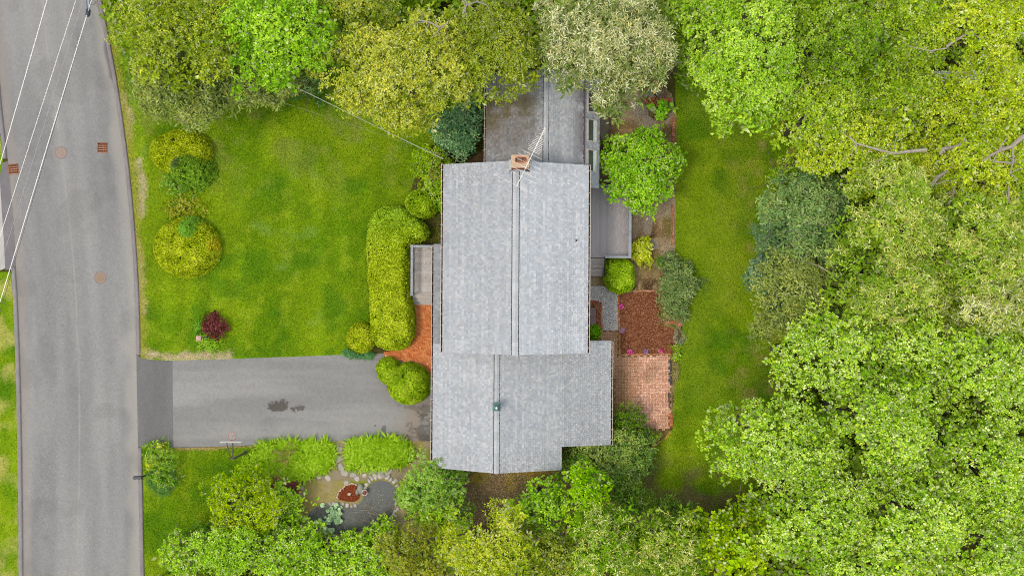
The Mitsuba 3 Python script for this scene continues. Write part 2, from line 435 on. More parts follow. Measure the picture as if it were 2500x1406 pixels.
def front2_col(x, y):
    c = lawn_col(x, y, 2)
    P = shapely.points(x, y)
    d = shapely.distance(BARE2[0], P) + (fb(x, y, 2.4, 3, 17) - 0.5) * 0.3
    return mixc(c, col(180, 160, 104), 1 - sstep(0.05, 0.25, d))
for nm, poly, fn, dens in (('lawn', front_poly, front_col, 480), ('lawn', front2_poly, front2_col, 480), ('back_lawn', back_poly, back_col, 420), ('verge', verge_poly, verge_col, 200), ('verge', verge2_poly, verge_col, 150)):
    key = sheet(nm, poly, 0.022, fn, 0.22)
    BLADES.append((key, poly, fn, dens))

# ---- beds and paths round the house
def bed_col(x, y):
    return soil(x, y)
sheet('garden_bed', Polygon(WP([(1035, 372), (1180, 250), (1190, 150), (1215, 150), (1215, 420), (1100, 420), (1100, 600), (1060, 610), (1006, 600), (990, 520), (1010, 440)])).buffer(0), 0.030, lambda x, y: soil(x, y, 0.6), 0.3)
STONEY = [col(120, 108, 90), col(150, 140, 122)]
def rear_col(x, y):
    c = soil(x, y, 1.0)
    t = sstep(0.45, 0.62, fb(x, y, 0.8, 3, 15)) * sstep(-3.0, 1.0, y)
    c = mixc(c, mixc(STONEY[0], STONEY[1], fb(x, y, 3.0, 3, 4)), t * 0.9)
    g = sstep(0.42, 0.65, fb(x, y, 1.1, 3, 33)) * (1 - sstep(-0.5, 2.5, y))
    return mixc(c, col(126, 120, 62), g * 0.7) * 1.5
rear_poly = Polygon(WP([(1420, 130), (1560, 150), (1640, 230), (1652, 290), (1650, 480), (1648, 640), (1665, 760), (1660, 860), (1648, 890), (1646, 985), (1642, 1050), (1585, 1104), (1500, 1160), (1360, 1160), (1360, 1000), (1420, 700)])).buffer(0)
sheet('rear_garden', rear_poly, 0.026, rear_col, 0.2)
def side_col(x, y):
    c = mixc(col(92, 80, 58), col(126, 112, 84), fb(x, y, 1.6, 4, 5))
    c = mixc(c, col(140, 126, 40), sstep(0.52, 0.7, fb(x, y, 0.9, 3, 25)) * sstep(-14.5, -13.0, y))
    c = mixc(c, col(88, 92, 44), sstep(0.5, 0.7, fb(x, y, 1.3, 3, 29)) * 0.6)
    return mixc(c, col(96, 70, 62), sstep(0.55, 0.7, fb(x, y, 2.1, 3, 35)) * 0.6) * 1.5
sheet('side_yard', Polygon(WP([(1040, 1100), (1400, 1100), (1480, 1140), (1720, 1180), (1740, 1260), (1600, 1300), (1100, 1340), (1040, 1200)])).buffer(0), 0.018, side_col, 0.25)
def pondside_col(x, y):
    c = mixc(col(128, 122, 70), col(158, 146, 100), fb(x, y, 1.2, 4, 6))
    c = mixc(c, col(120, 134, 44), sstep(0.48, 0.68, fb(x, y, 0.9, 3, 14)) * 0.8)
    return mixc(c, col(150, 142, 126), sstep(0.52, 0.7, fb(x, y, 1.7, 3, 24)) * 0.7) * 1.3
POND = [(752, 1262), (758, 1250), (775, 1238), (800, 1231), (826, 1231), (850, 1236), (868, 1238), (882, 1228), (893, 1208), (901, 1190), (912, 1178), (930, 1173), (950, 1178), (965, 1192), (969, 1212), (962, 1236), (955, 1256), (940, 1272), (915, 1282), (890, 1290), (860, 1300), (825, 1302), (795, 1300), (770, 1290), (755, 1276)]
pond_poly = Polygon(WP(POND)).buffer(0.12).buffer(-0.12)
pondside_poly = Polygon(WP([(640, 1078), (835, 1076), (1060, 1076), (1060, 1330), (900, 1330), (720, 1330), (620, 1240), (600, 1130)])).buffer(0)
sheet('pond_garden', pondside_poly.difference(pond_poly.buffer(0.05)), 0.030, pondside_col, 0.2)
flat('pond', pond_poly.buffer(0.25), 0.008, 'pond_water')

# grass blades: three-cornered tufts over each lawn
def blades(key, poly, fn, dens, seed):
    rng = RS(seed)
    n = int(poly.area * dens)
    p = pts_in(poly, n, rng)
    for extra in (drive_poly, pond_poly):
        p = p[~shapely.contains_xy(extra.buffer(0.03), p[:, 0], p[:, 1])]
    n = len(p)
    c = fn(p[:, 0], p[:, 1]) * rng.uniform(0.65, 1.6, (n, 1)) * rng.uniform(0.92, 1.08, (n, 3))
    th = rng.uniform(0, 6.283, n)
    w, h = rng.uniform(0.012, 0.03, n), rng.uniform(0.03, 0.075, n)
    d = np.column_stack([np.cos(th), np.sin(th), np.zeros(n)])
    s = np.column_stack([-np.sin(th), np.cos(th), np.zeros(n)])
    b = np.column_stack([p, np.full(n, 0.02)])
    lean = rng.uniform(0.3, 1.5, n)[:, None] * h[:, None]
    v = np.stack([b - s * w[:, None], b + s * w[:, None], b + d * lean + [0, 0, 1] * h[:, None]], 1).reshape(-1, 3)
    mb = MB().add(v, np.arange(3 * n).reshape(-1, 3), np.repeat(c, 3, axis=0))
    put('grass', mb, 'matte', key, kind='stuff')
for i, (key, poly, fn, dens) in enumerate(BLADES):
    blades(key, poly, fn, dens, 100 + i)

# ------------------------------------------------------------------ the house
ROT = 0.006
def HR(v):
    v = np.array(v, float)
    x, y = v[:, 0].copy(), v[:, 1].copy()
    v[:, 0], v[:, 1] = x + ROT * y, y - ROT * x
    return v
house = thing('house', 'grey shingled house with three joined gable roofs and a brick chimney', 'house')
def hput(name, mb, bsdf='matte', parent=None, **lab):
    return put(name, mb.xf(HR), bsdf, parent or house, **lab)

def X(px, z):
    return (px - 1250) * (CAM_H - z) / FPX
def Y(py, z):
    return (703 - py) * (CAM_H - z) / FPX

SH = [col(170, 178, 189), col(184, 191, 201), col(202, 208, 217)]
def tone_main_w(x, y): return 0.90 + 0.16 * (fb(x, y, 0.35, 3, 3) - 0.5)  # shingle tone factors: west slope darker, east slope lighter
def tone_main_e(x, y): return 1.10 + 0.12 * (fb(x, y, 0.35, 3, 4) - 0.5)
def tone_garage(x, y): return 0.96 + 0.22 * (fb(x, y * 2, 0.3, 3, 6) - 0.5)
def one(x, y): return np.ones_like(x)

def roof_plane(roof, E0, E1, R0, R1, slope_tone, seed, stain=None, expo=0.142, slab_c=(0.3, 0.3, 0.3), butt=(0.02, 0.034)):
    """Shingle courses on the plane from the eave E0-E1 up to the ridge R0-R1, over a solid deck that shows at the edges."""
    rng = RS(seed)
    E0, E1, R0, R1 = (np.asarray(q, float) for q in (E0, E1, R0, R1))
    n = np.cross(E1 - E0, R0 - E0); n /= np.linalg.norm(n)
    if n[2] < 0:
        n = -n
    rise = np.linalg.norm((R0 + R1) / 2 - (E0 + E1) / 2)
    nc = max(2, int(round(rise / expo)))
    length = np.linalg.norm(E1 - E0)
    deck = MB()
    q = np.array([E0, E1, R1, R0])
    v = np.vstack([q - n * 0.16, q - n * 0.006])
    deck.add(v, [[3, 2, 1, 0], [4, 5, 6, 7], [0, 1, 5, 4], [1, 2, 6, 5], [2, 3, 7, 6], [3, 0, 4, 7]], np.asarray(slab_c))
    Q0, Q1, Q2, Q3, th, ct = [], [], [], [], [], []
    for k in range(nc):
        t0, t1 = k / nc, min(1.0, (k + 1.12) / nc)
        cuts = [0.0]
        while cuts[-1] < 1:
            cuts.append(cuts[-1] + rng.uniform(0.09, 0.19) / length)
        cuts[-1] = 1.0
        c = np.array(cuts)
        lo = lambda t, u: (E0 * (1 - u[:, None]) + E1 * u[:, None]) * (1 - t) + (R0 * (1 - u[:, None]) + R1 * u[:, None]) * t
        g = 0.003 / length
        a, b = c[:-1] + g, c[1:] - g
        Q0.append(lo(t0, a)); Q1.append(lo(t0, b)); Q2.append(lo(t1, b)); Q3.append(lo(t1, a))
        th.append(rng.choice(butt, len(a))); ct.append(np.full(len(a), rng.uniform(0.93, 1.06)))
    Q0, Q1, Q2, Q3, th = np.vstack(Q0), np.vstack(Q1), np.vstack(Q2), np.vstack(Q3), np.concatenate(th)[:, None]
    m = len(Q0)
    V = np.stack([Q0, Q1, Q0 + n * th, Q1 + n * th, Q2 + n * 0.004, Q3 + n * 0.004], 1).reshape(-1, 3)
    f = np.array([[0, 1, 3], [0, 3, 2], [2, 3, 4], [2, 4, 5], [0, 2, 5], [1, 4, 3]])
    F = (np.arange(m)[:, None, None] * 6 + f).reshape(-1, 3)
    cx, cy = Q0[:, 0], Q0[:, 1]
    t = rng.uniform(0, 1, m)
    c = mixc(SH[0], SH[1], t * 1.6); c = mixc(c, SH[2], (t - 0.7) * 2.4)
    c = c * 1.12 * np.concatenate(ct)[:, None] * rng.uniform(0.97, 1.03, (m, 1)) * (1 + (rng.uniform(-0.03, 0.03, (m, 1)) * [1, 0, -1])) * np.asarray(slope_tone(cx, cy))[:, None]
    if stain is not None:
        c = stain(cx, cy, c, rng)
    mb = MB().add(V, F, np.repeat(c, 6, axis=0))
    hput('shingle', mb, 'matte', roof, kind='stuff')
    return deck

def ridge(roof, A, B, w, seed, slope):
    """A vented ridge: overlapping caps on a dark baffle."""
    rng = RS(seed)
    A, B = np.asarray(A, float), np.asarray(B, float)
    L = np.linalg.norm(B - A); d = (B - A) / L
    s = np.array([-d[1], d[0], 0]); s /= np.linalg.norm(s)
    dark = MB()
    def strip(mb, hw, z, drop, c, a=A, b=B, thick=0.02):
        p = [a + s * hw - [0, 0, drop], a, a - s * hw - [0, 0, drop], b + s * hw - [0, 0, drop], b, b - s * hw - [0, 0, drop]]
        p = np.array(p) + [0, 0, z]
        v = np.vstack([p, p - [0, 0, thick]])
        mb.add(v, [[0, 1, 4, 3], [1, 2, 5, 4], [6, 9, 10, 7], [7, 10, 11, 8], [0, 3, 9, 6], [2, 8, 11, 5], [0, 6, 7, 1], [1, 7, 8, 2], [3, 4, 10, 9], [4, 5, 11, 10]], c)
    strip(dark, w / 2 + 0.04, 0.03, (w / 2 + 0.04) * slope, [0.012, 0.012, 0.014], thick=0.03)
    hput('ridge_baffle', dark, 'matte', roof)
    caps = MB()
    n = int(L / 0.24)
    for i in range(n):
        a, b = A + d * (L * i / n), A + d * (L * (i + 1.08) / n)
        if i == n - 1:
            b = B
        strip(caps, w / 2, 0.055 + 0.012 * (i % 2), w / 2 * slope, mixc(SH[1], SH[2], rng.uniform(0.2, 0.9)) * rng.uniform(0.96, 1.06), a, b)
    hput('ridge_cap', caps, 'matte', roof, kind='stuff')

def gutter(roof, A, B, out, z, brown=True):
    """A white gutter with brown litter in it and straps across, along A-B (xy), hung on the side the sign out points to (x)."""
    mb = MB(); y0, y1 = sorted((A[1], B[1])); x = A[0]
    w = 0.125
    xs = sorted((x, x + out * w))
    white = col(222, 214, 206); inner = col(92, 70, 60)
    mb.box([xs[0], y0, z - 0.13], [xs[1], y1, z - 0.10], inner)
    e = x + out * w
    mb.box([min(e, e - out * 0.03), y0, z - 0.13], [max(e, e - out * 0.03), y1, z - 0.0], white)
    for yy in (y0, y1):
        mb.box([xs[0], yy - 0.01, z - 0.13], [xs[1], yy + 0.01, z - 0.005], white)
    g = hput('gutter', mb, 'matte', roof)
    st = MB()
    n = int((y1 - y0) / 0.62)
    for i in range(n):
        yy = y0 + (i + 0.5) * (y1 - y0) / n
        st.box([xs[0] - 0.03, yy - 0.014, z - 0.004], [xs[1] + 0.005, yy + 0.014, z + 0.008], white)
    hput('gutter_strap', st, 'matte', roof, kind='stuff')

# main block
ZE, ZR = 5.3, 7.2
mxL, mxR, mxC = X(1081, ZE), X(1435.5, ZE), X(1258, ZR)
myT, myB = Y(402.5, ZE), Y(861, ZE)
mroof = house + '__main_roof'
deck = roof_plane(mroof, [mxL, myB, ZE], [mxL, myT, ZE], [mxC, myB, ZR], [mxC, myT, ZR], tone_main_w, 1, slab_c=col(196, 198, 204))
d2 = roof_plane(mroof, [mxR, myB, ZE], [mxR, myT, ZE], [mxC, myB, ZR], [mxC, myT, ZR], tone_main_e, 2, slab_c=col(196, 198, 204))
for v, f, c in zip(d2.v, d2.f, d2.c):
    deck.add(v, f, c)
hput('main_roof', deck)
ridge(mroof, [mxC, myB - 0.01, ZR], [mxC, myT - 0.62, ZR], 0.36, 3, 0.46)
gutter(mroof, [mxL - 0.005, myB], [mxL - 0.005, myT], -1, ZE - 0.02)
gutter(mroof, [mxR + 0.005, myB], [mxR + 0.005, myT], 1, ZE - 0.02)

# garage wing: low gable, its east slope running on as a wider rear part
gzE, gzR, gz1, gz2 = 2.7, 4.5, 3.25, 2.45
gxL, gxR, gx1, gx2 = X(1058.5, gzE), X(1214.5, gzR), X(1373.5, gz1), X(1493, gz2)
gyB, gyT = Y(1142, gzE), myB + 0.36
gy1B, gy1T = Y(1084.5, gz2), Y(829.5, gz2)
groof = house + '__garage_roof'
wl_x = mxL + 0.32
wl_z = gzE + (gzR - gzE) * (wl_x - gxL) / (gxR - gxL)
deck = roof_plane(groof, [gxL, gyB, gzE], [gxL, gyT, gzE], [gxR, gyB, gzR], [gxR, gyT, gzR], tone_garage, 11, slab_c=col(190, 192, 198))
parts = [roof_plane(groof, [gx1, gyB, gz1], [gx1, gyT, gz1], [gxR, gyB, gzR], [gxR, gyT, gzR], lambda x, y: tone_garage(x, y) * 1.03, 12, slab_c=col(190, 192, 198)),
         roof_plane(groof, [gx2, gy1B, gz2], [gx2, gy1T, gz2], [gx1, gy1B, gz1], [gx1, gy1T, gz1], lambda x, y: tone_garage(x, y) * 0.93, 13, slab_c=col(190, 192, 198)),
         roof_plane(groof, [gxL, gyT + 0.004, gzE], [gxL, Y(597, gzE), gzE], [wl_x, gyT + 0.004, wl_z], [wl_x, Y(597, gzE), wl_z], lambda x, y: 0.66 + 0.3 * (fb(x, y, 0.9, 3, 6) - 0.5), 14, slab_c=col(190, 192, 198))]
for d in parts:
    for v, f, c in zip(d.v, d.f, d.c):
        deck.add(v, f, c)
hput('garage_roof', deck)
ridge(groof, [gxR, gyB - 0.01, gzR], [gxR, gyT, gzR], 0.30, 15, 0.40)
gutter(groof, [gxL - 0.005, gyB], [gxL - 0.005, Y(603, gzE)], -1, gzE - 0.02)
gutter(groof, [gx2 + 0.005, gy1B], [gx2 + 0.005, gy1T - 0.1], 1, gz2 - 0.02)

# cupola on the garage ridge
cup = house + '__cupola'
cy = Y(995, 5.4)
m = MB(); m.box([gxR - 0.19, cy - 0.19, gzR - 0.25], [gxR + 0.19, cy + 0.19, gzR + 0.55], col(222, 224, 226))
hput('cupola', m)
m = MB()
R_, z0, z1 = 0.235, gzR + 0.55, gzR + 1.0
ring = []
for s_, z in ((1.0, z0), (0.98, z0 + 0.03), (0.55, z0 + 0.14), (0.2, z1 - 0.08)):
    ring += [[gxR + a * R_ * s_, cy + b * R_ * s_, z] for a, b in ((-1, -1), (1, -1), (1, 1), (-1, 1))]
ring.append([gxR, cy, z1])
fs = []
for k in range(3):
    for i in range(4):
        j = (i + 1) % 4
        fs += [[k * 4 + i, k * 4 + j, k * 4 + 4 + j], [k * 4 + i, k * 4 + 4 + j, k * 4 + 4 + i]]
for i in range(4):
    fs.append([12 + i, 12 + (i + 1) % 4, 16])
fs += [[0, 1, 2], [0, 2, 3]]
cc = np.array([col(92, 142, 142), col(70, 112, 122), col(80, 130, 134), col(104, 150, 148)])
m.add(ring, fs, np.vstack([np.tile(cc, (4, 1)), cc[:1]]))
hput('roof', m, 'satin', cup, label='weathered blue green copper cupola roof')
for a, b in ((-1, -1), (1, -1), (1, 1), (-1, 1)):
    m = MB().tube([[gxR + a * R_, cy + b * R_, z0 + 0.03], [gxR + a * R_ * 0.55, cy + b * R_ * 0.55, z0 + 0.15], [gxR, cy, z1]], 0.012, col(70, 104, 110), 5)
    hput('hip_rib', m, 'satin', cup)
m = MB().box([gxR - 0.05, cy - 0.05, z1 - 0.05], [gxR + 0.05, cy + 0.05, z1 + 0.16], col(250, 250, 250))
hput('finial', m, 'satin', cup)

# rear wing
wz, wzR, wz1, wz2 = 2.8, 4.6, 3.75, 2.75
wxL, wxR, wx1, wx2 = X(1184.5, wz), X(1330.5, wzR), X(1423.5, wz1), X(1460.5, wz2)
wyT, wyB = Y(168.5, wzR), myT - 0.35
wyS = Y(459, wz2)
def moss(x, y, c, rng):
    px = 1250 + x * 40.5; py = 703 - y * 40.5
    fine = 0.5 * fb(x, y, 2.6, 3, 44) + 0.5 * fb(x, y, 0.8, 3, 45)
    side = 1 - sstep(1262, 1322, px)
    c = c * (0.78 + 0.12 * sstep(330, 400, py) + rng.uniform(-0.12, 0.12, len(x)))[:, None]
    c = mixc(c, mixc(col(122, 108, 96), col(158, 146, 132), rng.uniform(0, 1, len(x))), np.clip(side * (0.35 + 1.1 * (fine - 0.3)) * (1 - 0.55 * sstep(330, 385, py)), 0, 0.9))
    g = sstep(0.42, 0.62, fine) * (1 - sstep(1285, 1325, px)) * sstep(195, 235, py) * (1 - sstep(285, 340, py))
    return mixc(c, mixc(col(112, 106, 72), col(130, 128, 92), rng.uniform(0, 1, len(x))), g * 0.7) * (0.82 + 0.10 * sstep(330, 390, py) + 0.12 * sstep(1285, 1325, px))[:, None]
def worn(x, y, c, rng):
    px = 1250 + x * 40.5
    t = sstep(1385, 1425, px) * sstep(0.35, 0.6, fb(x, y, 1.2, 3, 52))
    return mixc(c, col(120, 116, 124), t * 0.8) * 0.97
wroof = house + '__wing_roof'
deck = roof_plane(wroof, [wxL, wyB, wz], [wxL, wyT, wz], [wxR, wyB, wzR], [wxR, wyT, wzR], one, 21, moss, butt=(0.04, 0.06), slab_c=col(190, 192, 198))
parts = [roof_plane(wroof, [wx1, wyB, wz1], [wx1, wyT, wz1], [wxR, wyB, wzR], [wxR, wyT, wzR], one, 22, worn, slab_c=col(190, 192, 198)),
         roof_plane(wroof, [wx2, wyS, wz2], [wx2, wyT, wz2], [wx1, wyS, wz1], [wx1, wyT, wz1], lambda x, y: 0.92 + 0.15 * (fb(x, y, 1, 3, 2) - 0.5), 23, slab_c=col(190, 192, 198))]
for d in parts:
    for v, f, c in zip(d.v, d.f, d.c):
        deck.add(v, f, c)
hput('wing_roof', deck)
ridge(wroof, [wxR, wyB, wzR], [wxR, wyT + 0.01, wzR], 0.30, 25, 0.46)
m = MB().box([wx1 - 0.06, wyB, wz1 + 0.02], [wx1 + 0.06, wyT - 0.1, wz1 + 0.035], col(96, 90, 100))
hput('flashing', m, 'matte', wroof)
gutter(wroof, [wxL - 0.005, wyB], [wxL - 0.005, wyT - 0.4], -1, wz - 0.02)
m = MB().tube([[X(1386, 4.2), Y(208, 4.2), 3.7], [X(1386, 4.2), Y(208, 4.2), 4.42]], 0.06, col(178, 180, 186), 10)
hput('vent_pipe', m, 'satin')
m = MB().tube([[X(1407, 5.9), Y(586, 5.9), 5.3], [X(1407, 5.9), Y(586, 5.9), 5.85]], 0.055, col(30, 30, 34), 10)
m.tube([[X(1407, 5.9), Y(586, 5.9), 5.45], [X(1407, 5.9), Y(586, 5.9), 5.6]], [0.11, 0.07], col(150, 152, 158), 10)
hput('vent_pipe', m, 'satin')

# skylights in the steep lower slope
slope = (wz1 - wz2) / (wx2 - wx1)
def on(x, y, h=0.0):
    nx, nz = slope / math.hypot(slope, 1), 1 / math.hypot(slope, 1)
    return np.array([x + nx * h, y, wz1 - slope * (x - wx1) + nz * h])
for py0, py1 in ((222, 273), (292, 344), (366, 417)):
    x0, x1 = X(1430.5, 3.5), X(1452, 3.0)
    y0, y1 = Y(py1, 3.3), Y(py0, 3.3)
    fr = MB()
    def bar(xa, xb, ya, yb, h0, h1, c):
        v = [on(xa, ya, h0), on(xb, ya, h0), on(xb, yb, h0), on(xa, yb, h0), on(xa, ya, h1), on(xb, ya, h1), on(xb, yb, h1), on(xa, yb, h1)]
        fr.add(v, [[3, 2, 1, 0], [4, 5, 6, 7], [0, 1, 5, 4], [1, 2, 6, 5], [2, 3, 7, 6], [3, 0, 4, 7]], c)
    wh = col(208, 204, 200)
    bar(x0 - 0.03, x0 + 0.04, y0 - 0.05, y1 + 0.05, 0.0, 0.10, wh); bar(x1 - 0.04, x1 + 0.03, y0 - 0.05, y1 + 0.05, 0.0, 0.10, wh)
    bar(x0 + 0.041, x1 - 0.041, y0 - 0.05, y0 + 0.02, 0.0, 0.098, wh); bar(x0 + 0.041, x1 - 0.041, y1 - 0.02, y1 + 0.05, 0.0, 0.098, wh)
    k = hput('skylight', fr, 'satin')
    fr = MB(); bar(x0 + 0.041, x1 - 0.21, y0 + 0.021, y1 - 0.021, 0.025, 0.07, [0, 0, 0])
    v, f, c = fr.xf(HR).arrays()
    put_plain('pane', v, f, 'dark_glass', k)
    fr = MB(); bar(x1 - 0.21, x1 - 0.041, y0 + 0.021, y1 - 0.021, 0.025, 0.072, col(196, 218, 220, 1.3))  # pale strip filling the outer side of the skylight frame
    hput('blind', fr, 'satin', k, label='pale blue green strip of blind')

# chimney: brick courses, mortar cap, two clay flues
ch = house + '__chimney'
cx0, cx1, cy0, cy1, czt = X(1247.5, 8.3), X(1288, 8.3), Y(407.5, 8.3), Y(379.5, 8.3), 8.3
core = MB().box([cx0 + 0.03, cy0 + 0.03, 3.5], [cx1 - 0.03, cy1 - 0.03, czt - 0.12], col(150, 136, 122))
hput('chimney', core)
rng = RS(5)
bk = MB()
for k in range(22):
    z = czt - 0.16 - k * 0.075
    for s in range(4):
        L = (cx1 - cx0) if s in (0, 2) else (cy1 - cy0)
        n = max(2, int(round(L / 0.215)))
        for i in range(n):
            a, b = i / n * L + 0.006 + (k % 2) * 0.0, (i + 1) / n * L - 0.006
            c = mixc(col(150, 78, 54), col(178, 112, 84), rng.uniform()) * rng.uniform(0.8, 1.1)
            o = rng.uniform(0, 0.004)
            if s == 0: bk.box([cx0 + a, cy0 - o, z - 0.064], [cx0 + b, cy0 + 0.06, z], c)
            if s == 2: bk.box([cx0 + a, cy1 - 0.06, z - 0.064], [cx0 + b, cy1 + o, z], c)
            if s == 1: bk.box([cx0 - o, cy0 + 0.062 + (b - b) + a * (cy1 - cy0 - 0.124) / (cy1 - cy0), z - 0.064], [cx0 + 0.06, cy0 + 0.062 + b * (cy1 - cy0 - 0.124) / (cy1 - cy0), z], c)
            if s == 3: bk.box([cx1 - 0.06, cy0 + 0.062 + a * (cy1 - cy0 - 0.124) / (cy1 - cy0), z - 0.064], [cx1 + o, cy0 + 0.062 + b * (cy1 - cy0 - 0.124) / (cy1 - cy0), z], c)
hput('brick', bk, 'matte', ch, kind='stuff')
f0, f1, f2, f3 = X(1257, 8.4), X(1270.5, 8.4), X(1272.5, 8.4), X(1282, 8.4)
fy0, fy1 = Y(395, 8.4), Y(384.5, 8.4)
cap = MB()
cc = col(206, 180, 156)
cap.box([cx0 - 0.04, cy0 - 0.05, czt - 0.14], [cx1 + 0.04, fy0 - 0.03, czt - 0.02], cc * 0.97)
cap.box([cx0 - 0.04, fy1 + 0.03, czt - 0.14], [cx1 + 0.04, cy1 + 0.03, czt - 0.01], cc)
cap.box([cx0 - 0.04, fy0 - 0.03, czt - 0.14], [f0 - 0.03, fy1 + 0.03, czt - 0.015], cc * 1.03)
cap.box([f3 + 0.03, fy0 - 0.03, czt - 0.14], [cx1 + 0.04, fy1 + 0.03, czt - 0.015], cc * 0.95)
hput('cap', cap, 'matte', ch, label='pale mortar cap with a pinkish tinge')
for a, b in ((f0, f1 - 0.01), (f2 - 0.02, f3)):
    fl = MB()
    cl = col(206, 110, 66)
    zt = czt + 0.07
    fl.box([a - 0.03, fy0 - 0.028, czt - 0.4], [a, fy1 + 0.028, zt], cl); fl.box([b, fy0 - 0.028, czt - 0.4], [b + 0.03, fy1 + 0.028, zt], cl)
    fl.box([a + 0.001, fy0 - 0.028, czt - 0.4], [b - 0.001, fy0, zt], cl); fl.box([a + 0.001, fy1, czt - 0.4], [b - 0.001, fy1 + 0.028, zt], cl)
    fl.box([a + 0.001, fy0, czt - 0.4], [b - 0.001, fy1, czt - 0.32], col(40, 20, 14))
    hput('flue', fl, 'matte', ch)
fl = MB()
zl = ZR - 0.30
fl.add([[cx0 - 0.16, cy0 - 0.12, ZR - 0.12], [cx1 + 0.12, cy0 - 0.12, ZR - 0.36], [cx1 + 0.12, cy0 - 0.02, ZR - 0.2], [cx0 - 0.16, cy0 - 0.02, ZR + 0.0]], [[0, 1, 2, 3]], col(96, 74, 76))
fl.box([cx0 - 0.16, cy0 - 0.05, ZR - 0.3], [cx0 - 0.02, cy1 - 0.1, ZR + 0.03], col(206, 208, 214))
fl.box([cx1 + 0.02, cy0 - 0.05, ZR - 0.5], [cx1 + 0.12, cy1 - 0.1, ZR - 0.22], col(180, 176, 176))
hput('flashing', fl, 'matte', ch)

# walls under the roofs (clapboard), doors and windows of the front
SIDE = col(206, 206, 204)
def gable_wall(x0, x1, xr, ze, zr, y0, y1, name='wall'):
    prof = [(x0, 0), (x1, 0), (x1, ze), (xr, zr), (x0, ze)]
    v = np.array([[x, y0, z] for x, z in prof] + [[x, y1, z] for x, z in prof])
    f = [[0, 1, 2], [0, 2, 3], [0, 3, 4], [5, 7, 6], [5, 8, 7], [5, 9, 8]]
    for i in range(5):
        j = (i + 1) % 5
        f += [[i, 5 + i, 5 + j], [i, 5 + j, j]]
    return hput(name, MB().add(v, f, SIDE))
def off(z, s): return z - 0.24
w_main = gable_wall(mxL + 0.35, mxR - 0.35, mxC, ZE - 0.08, ZR - 0.22, myB + 0.3, myT - 0.3)
w_gar = gable_wall(gxL + 0.4, gx1 - 0.25, gxR, gzE - 0.06, gzR - 0.22, gyB + 0.3, gyT + 0.2)
w_wing = gable_wall(wxL + 0.4, wx1 - 0.02, wxR, wz - 0.06, wzR - 0.22, myT - 0.2, wyT - 0.35)
hput('wall', MB().box([gx1 - 0.2, gy1B + 0.3, 0], [gx2 - 0.4, gy1T - 0.3, gz2 - 0.12], SIDE))
hput('wall', MB().box([wx1 - 0.01, myT - 0.9, 0], [wx2 - 0.2, wyT - 0.35, wz2 - 0.1], SIDE))
for wkey, xw, ys_, ze, sgn in ((w_main, mxL + 0.35, (myB + 0.3, myT - 0.3), ZE - 0.1, -1), (w_main, mxR - 0.35, (myB + 0.3, myT - 0.3), ZE - 0.1, 1), (w_gar, gxL + 0.4, (gyB + 0.3, gyT), gzE - 0.1, -1)):
    cl = MB()
    for k in range(int(ze / 0.16)):
        z = 0.2 + k * 0.16
        if z + 0.16 > ze: break
        v = np.array([[xw, ys_[0], z], [xw, ys_[1], z], [xw + sgn * 0.022, ys_[1], z], [xw + sgn * 0.022, ys_[0], z], [xw, ys_[0], z + 0.155], [xw, ys_[1], z + 0.155]])
        cl.add(v, [[0, 1, 2], [0, 2, 3], [3, 2, 5], [3, 5, 4]], SIDE)
    hput('clapboard', cl, 'matte', wkey, kind='stuff')

# ------------------------------------------------------------------ decks
def railing(parent, A, B, z, skip_ends=(False, False), post_every=1.6, c_rail=col(148, 158, 170), c_bal=col(58, 68, 82), w=0.14):
    """Top rail, bottom rail, posts and balusters from A to B (world xy)."""
    A, B = np.array(A, float), np.array(B, float)
    L = np.linalg.norm(B - A); d = (B - A) / L; a = math.atan2(d[1], d[0])
    mid = (A + B) / 2
    rl = MB().box([mid[0] - L / 2, mid[1] - w / 2, z + 0.92], [mid[0] + L / 2, mid[1] + w / 2, z + 0.96], c_rail, rot=a, about=mid)
    put('top_rail', rl.xf(HR), 'satin', parent)
    rl = MB().box([mid[0] - L / 2, mid[1] - 0.02, z + 0.09], [mid[0] + L / 2, mid[1] + 0.02, z + 0.15], c_bal, rot=a, about=mid)
    put('bottom_rail', rl.xf(HR), 'satin', parent)
    bal = MB()
    n = int(L / 0.125)
    for i in range(1, n):
        p = A + d * L * i / n
        bal.box([p[0] - 0.018, p[1] - 0.018, z + 0.152], [p[0] + 0.018, p[1] + 0.018, z + 0.918], c_bal if i % 2 else c_bal * 2.2)
    put('baluster', bal.xf(HR), 'satin', parent, kind='stuff')
    m = max(1, int(round(L / post_every)))
    for i in range(m + 1):
        if (i == 0 and skip_ends[0]) or (i == m and skip_ends[1]):
            continue
        p = A + d * L * i / m
        po = MB().box([p[0] - 0.045, p[1] - 0.045, 0.0], [p[0] + 0.045, p[1] + 0.045, z + 0.918], c_rail * 0.8)
        po.box([p[0] - 0.085, p[1] - 0.085, z + 0.965], [p[0] + 0.085, p[1] + 0.085, z + 1.0], c_rail * 0.95)
        put('post', po.xf(HR), 'satin', parent)

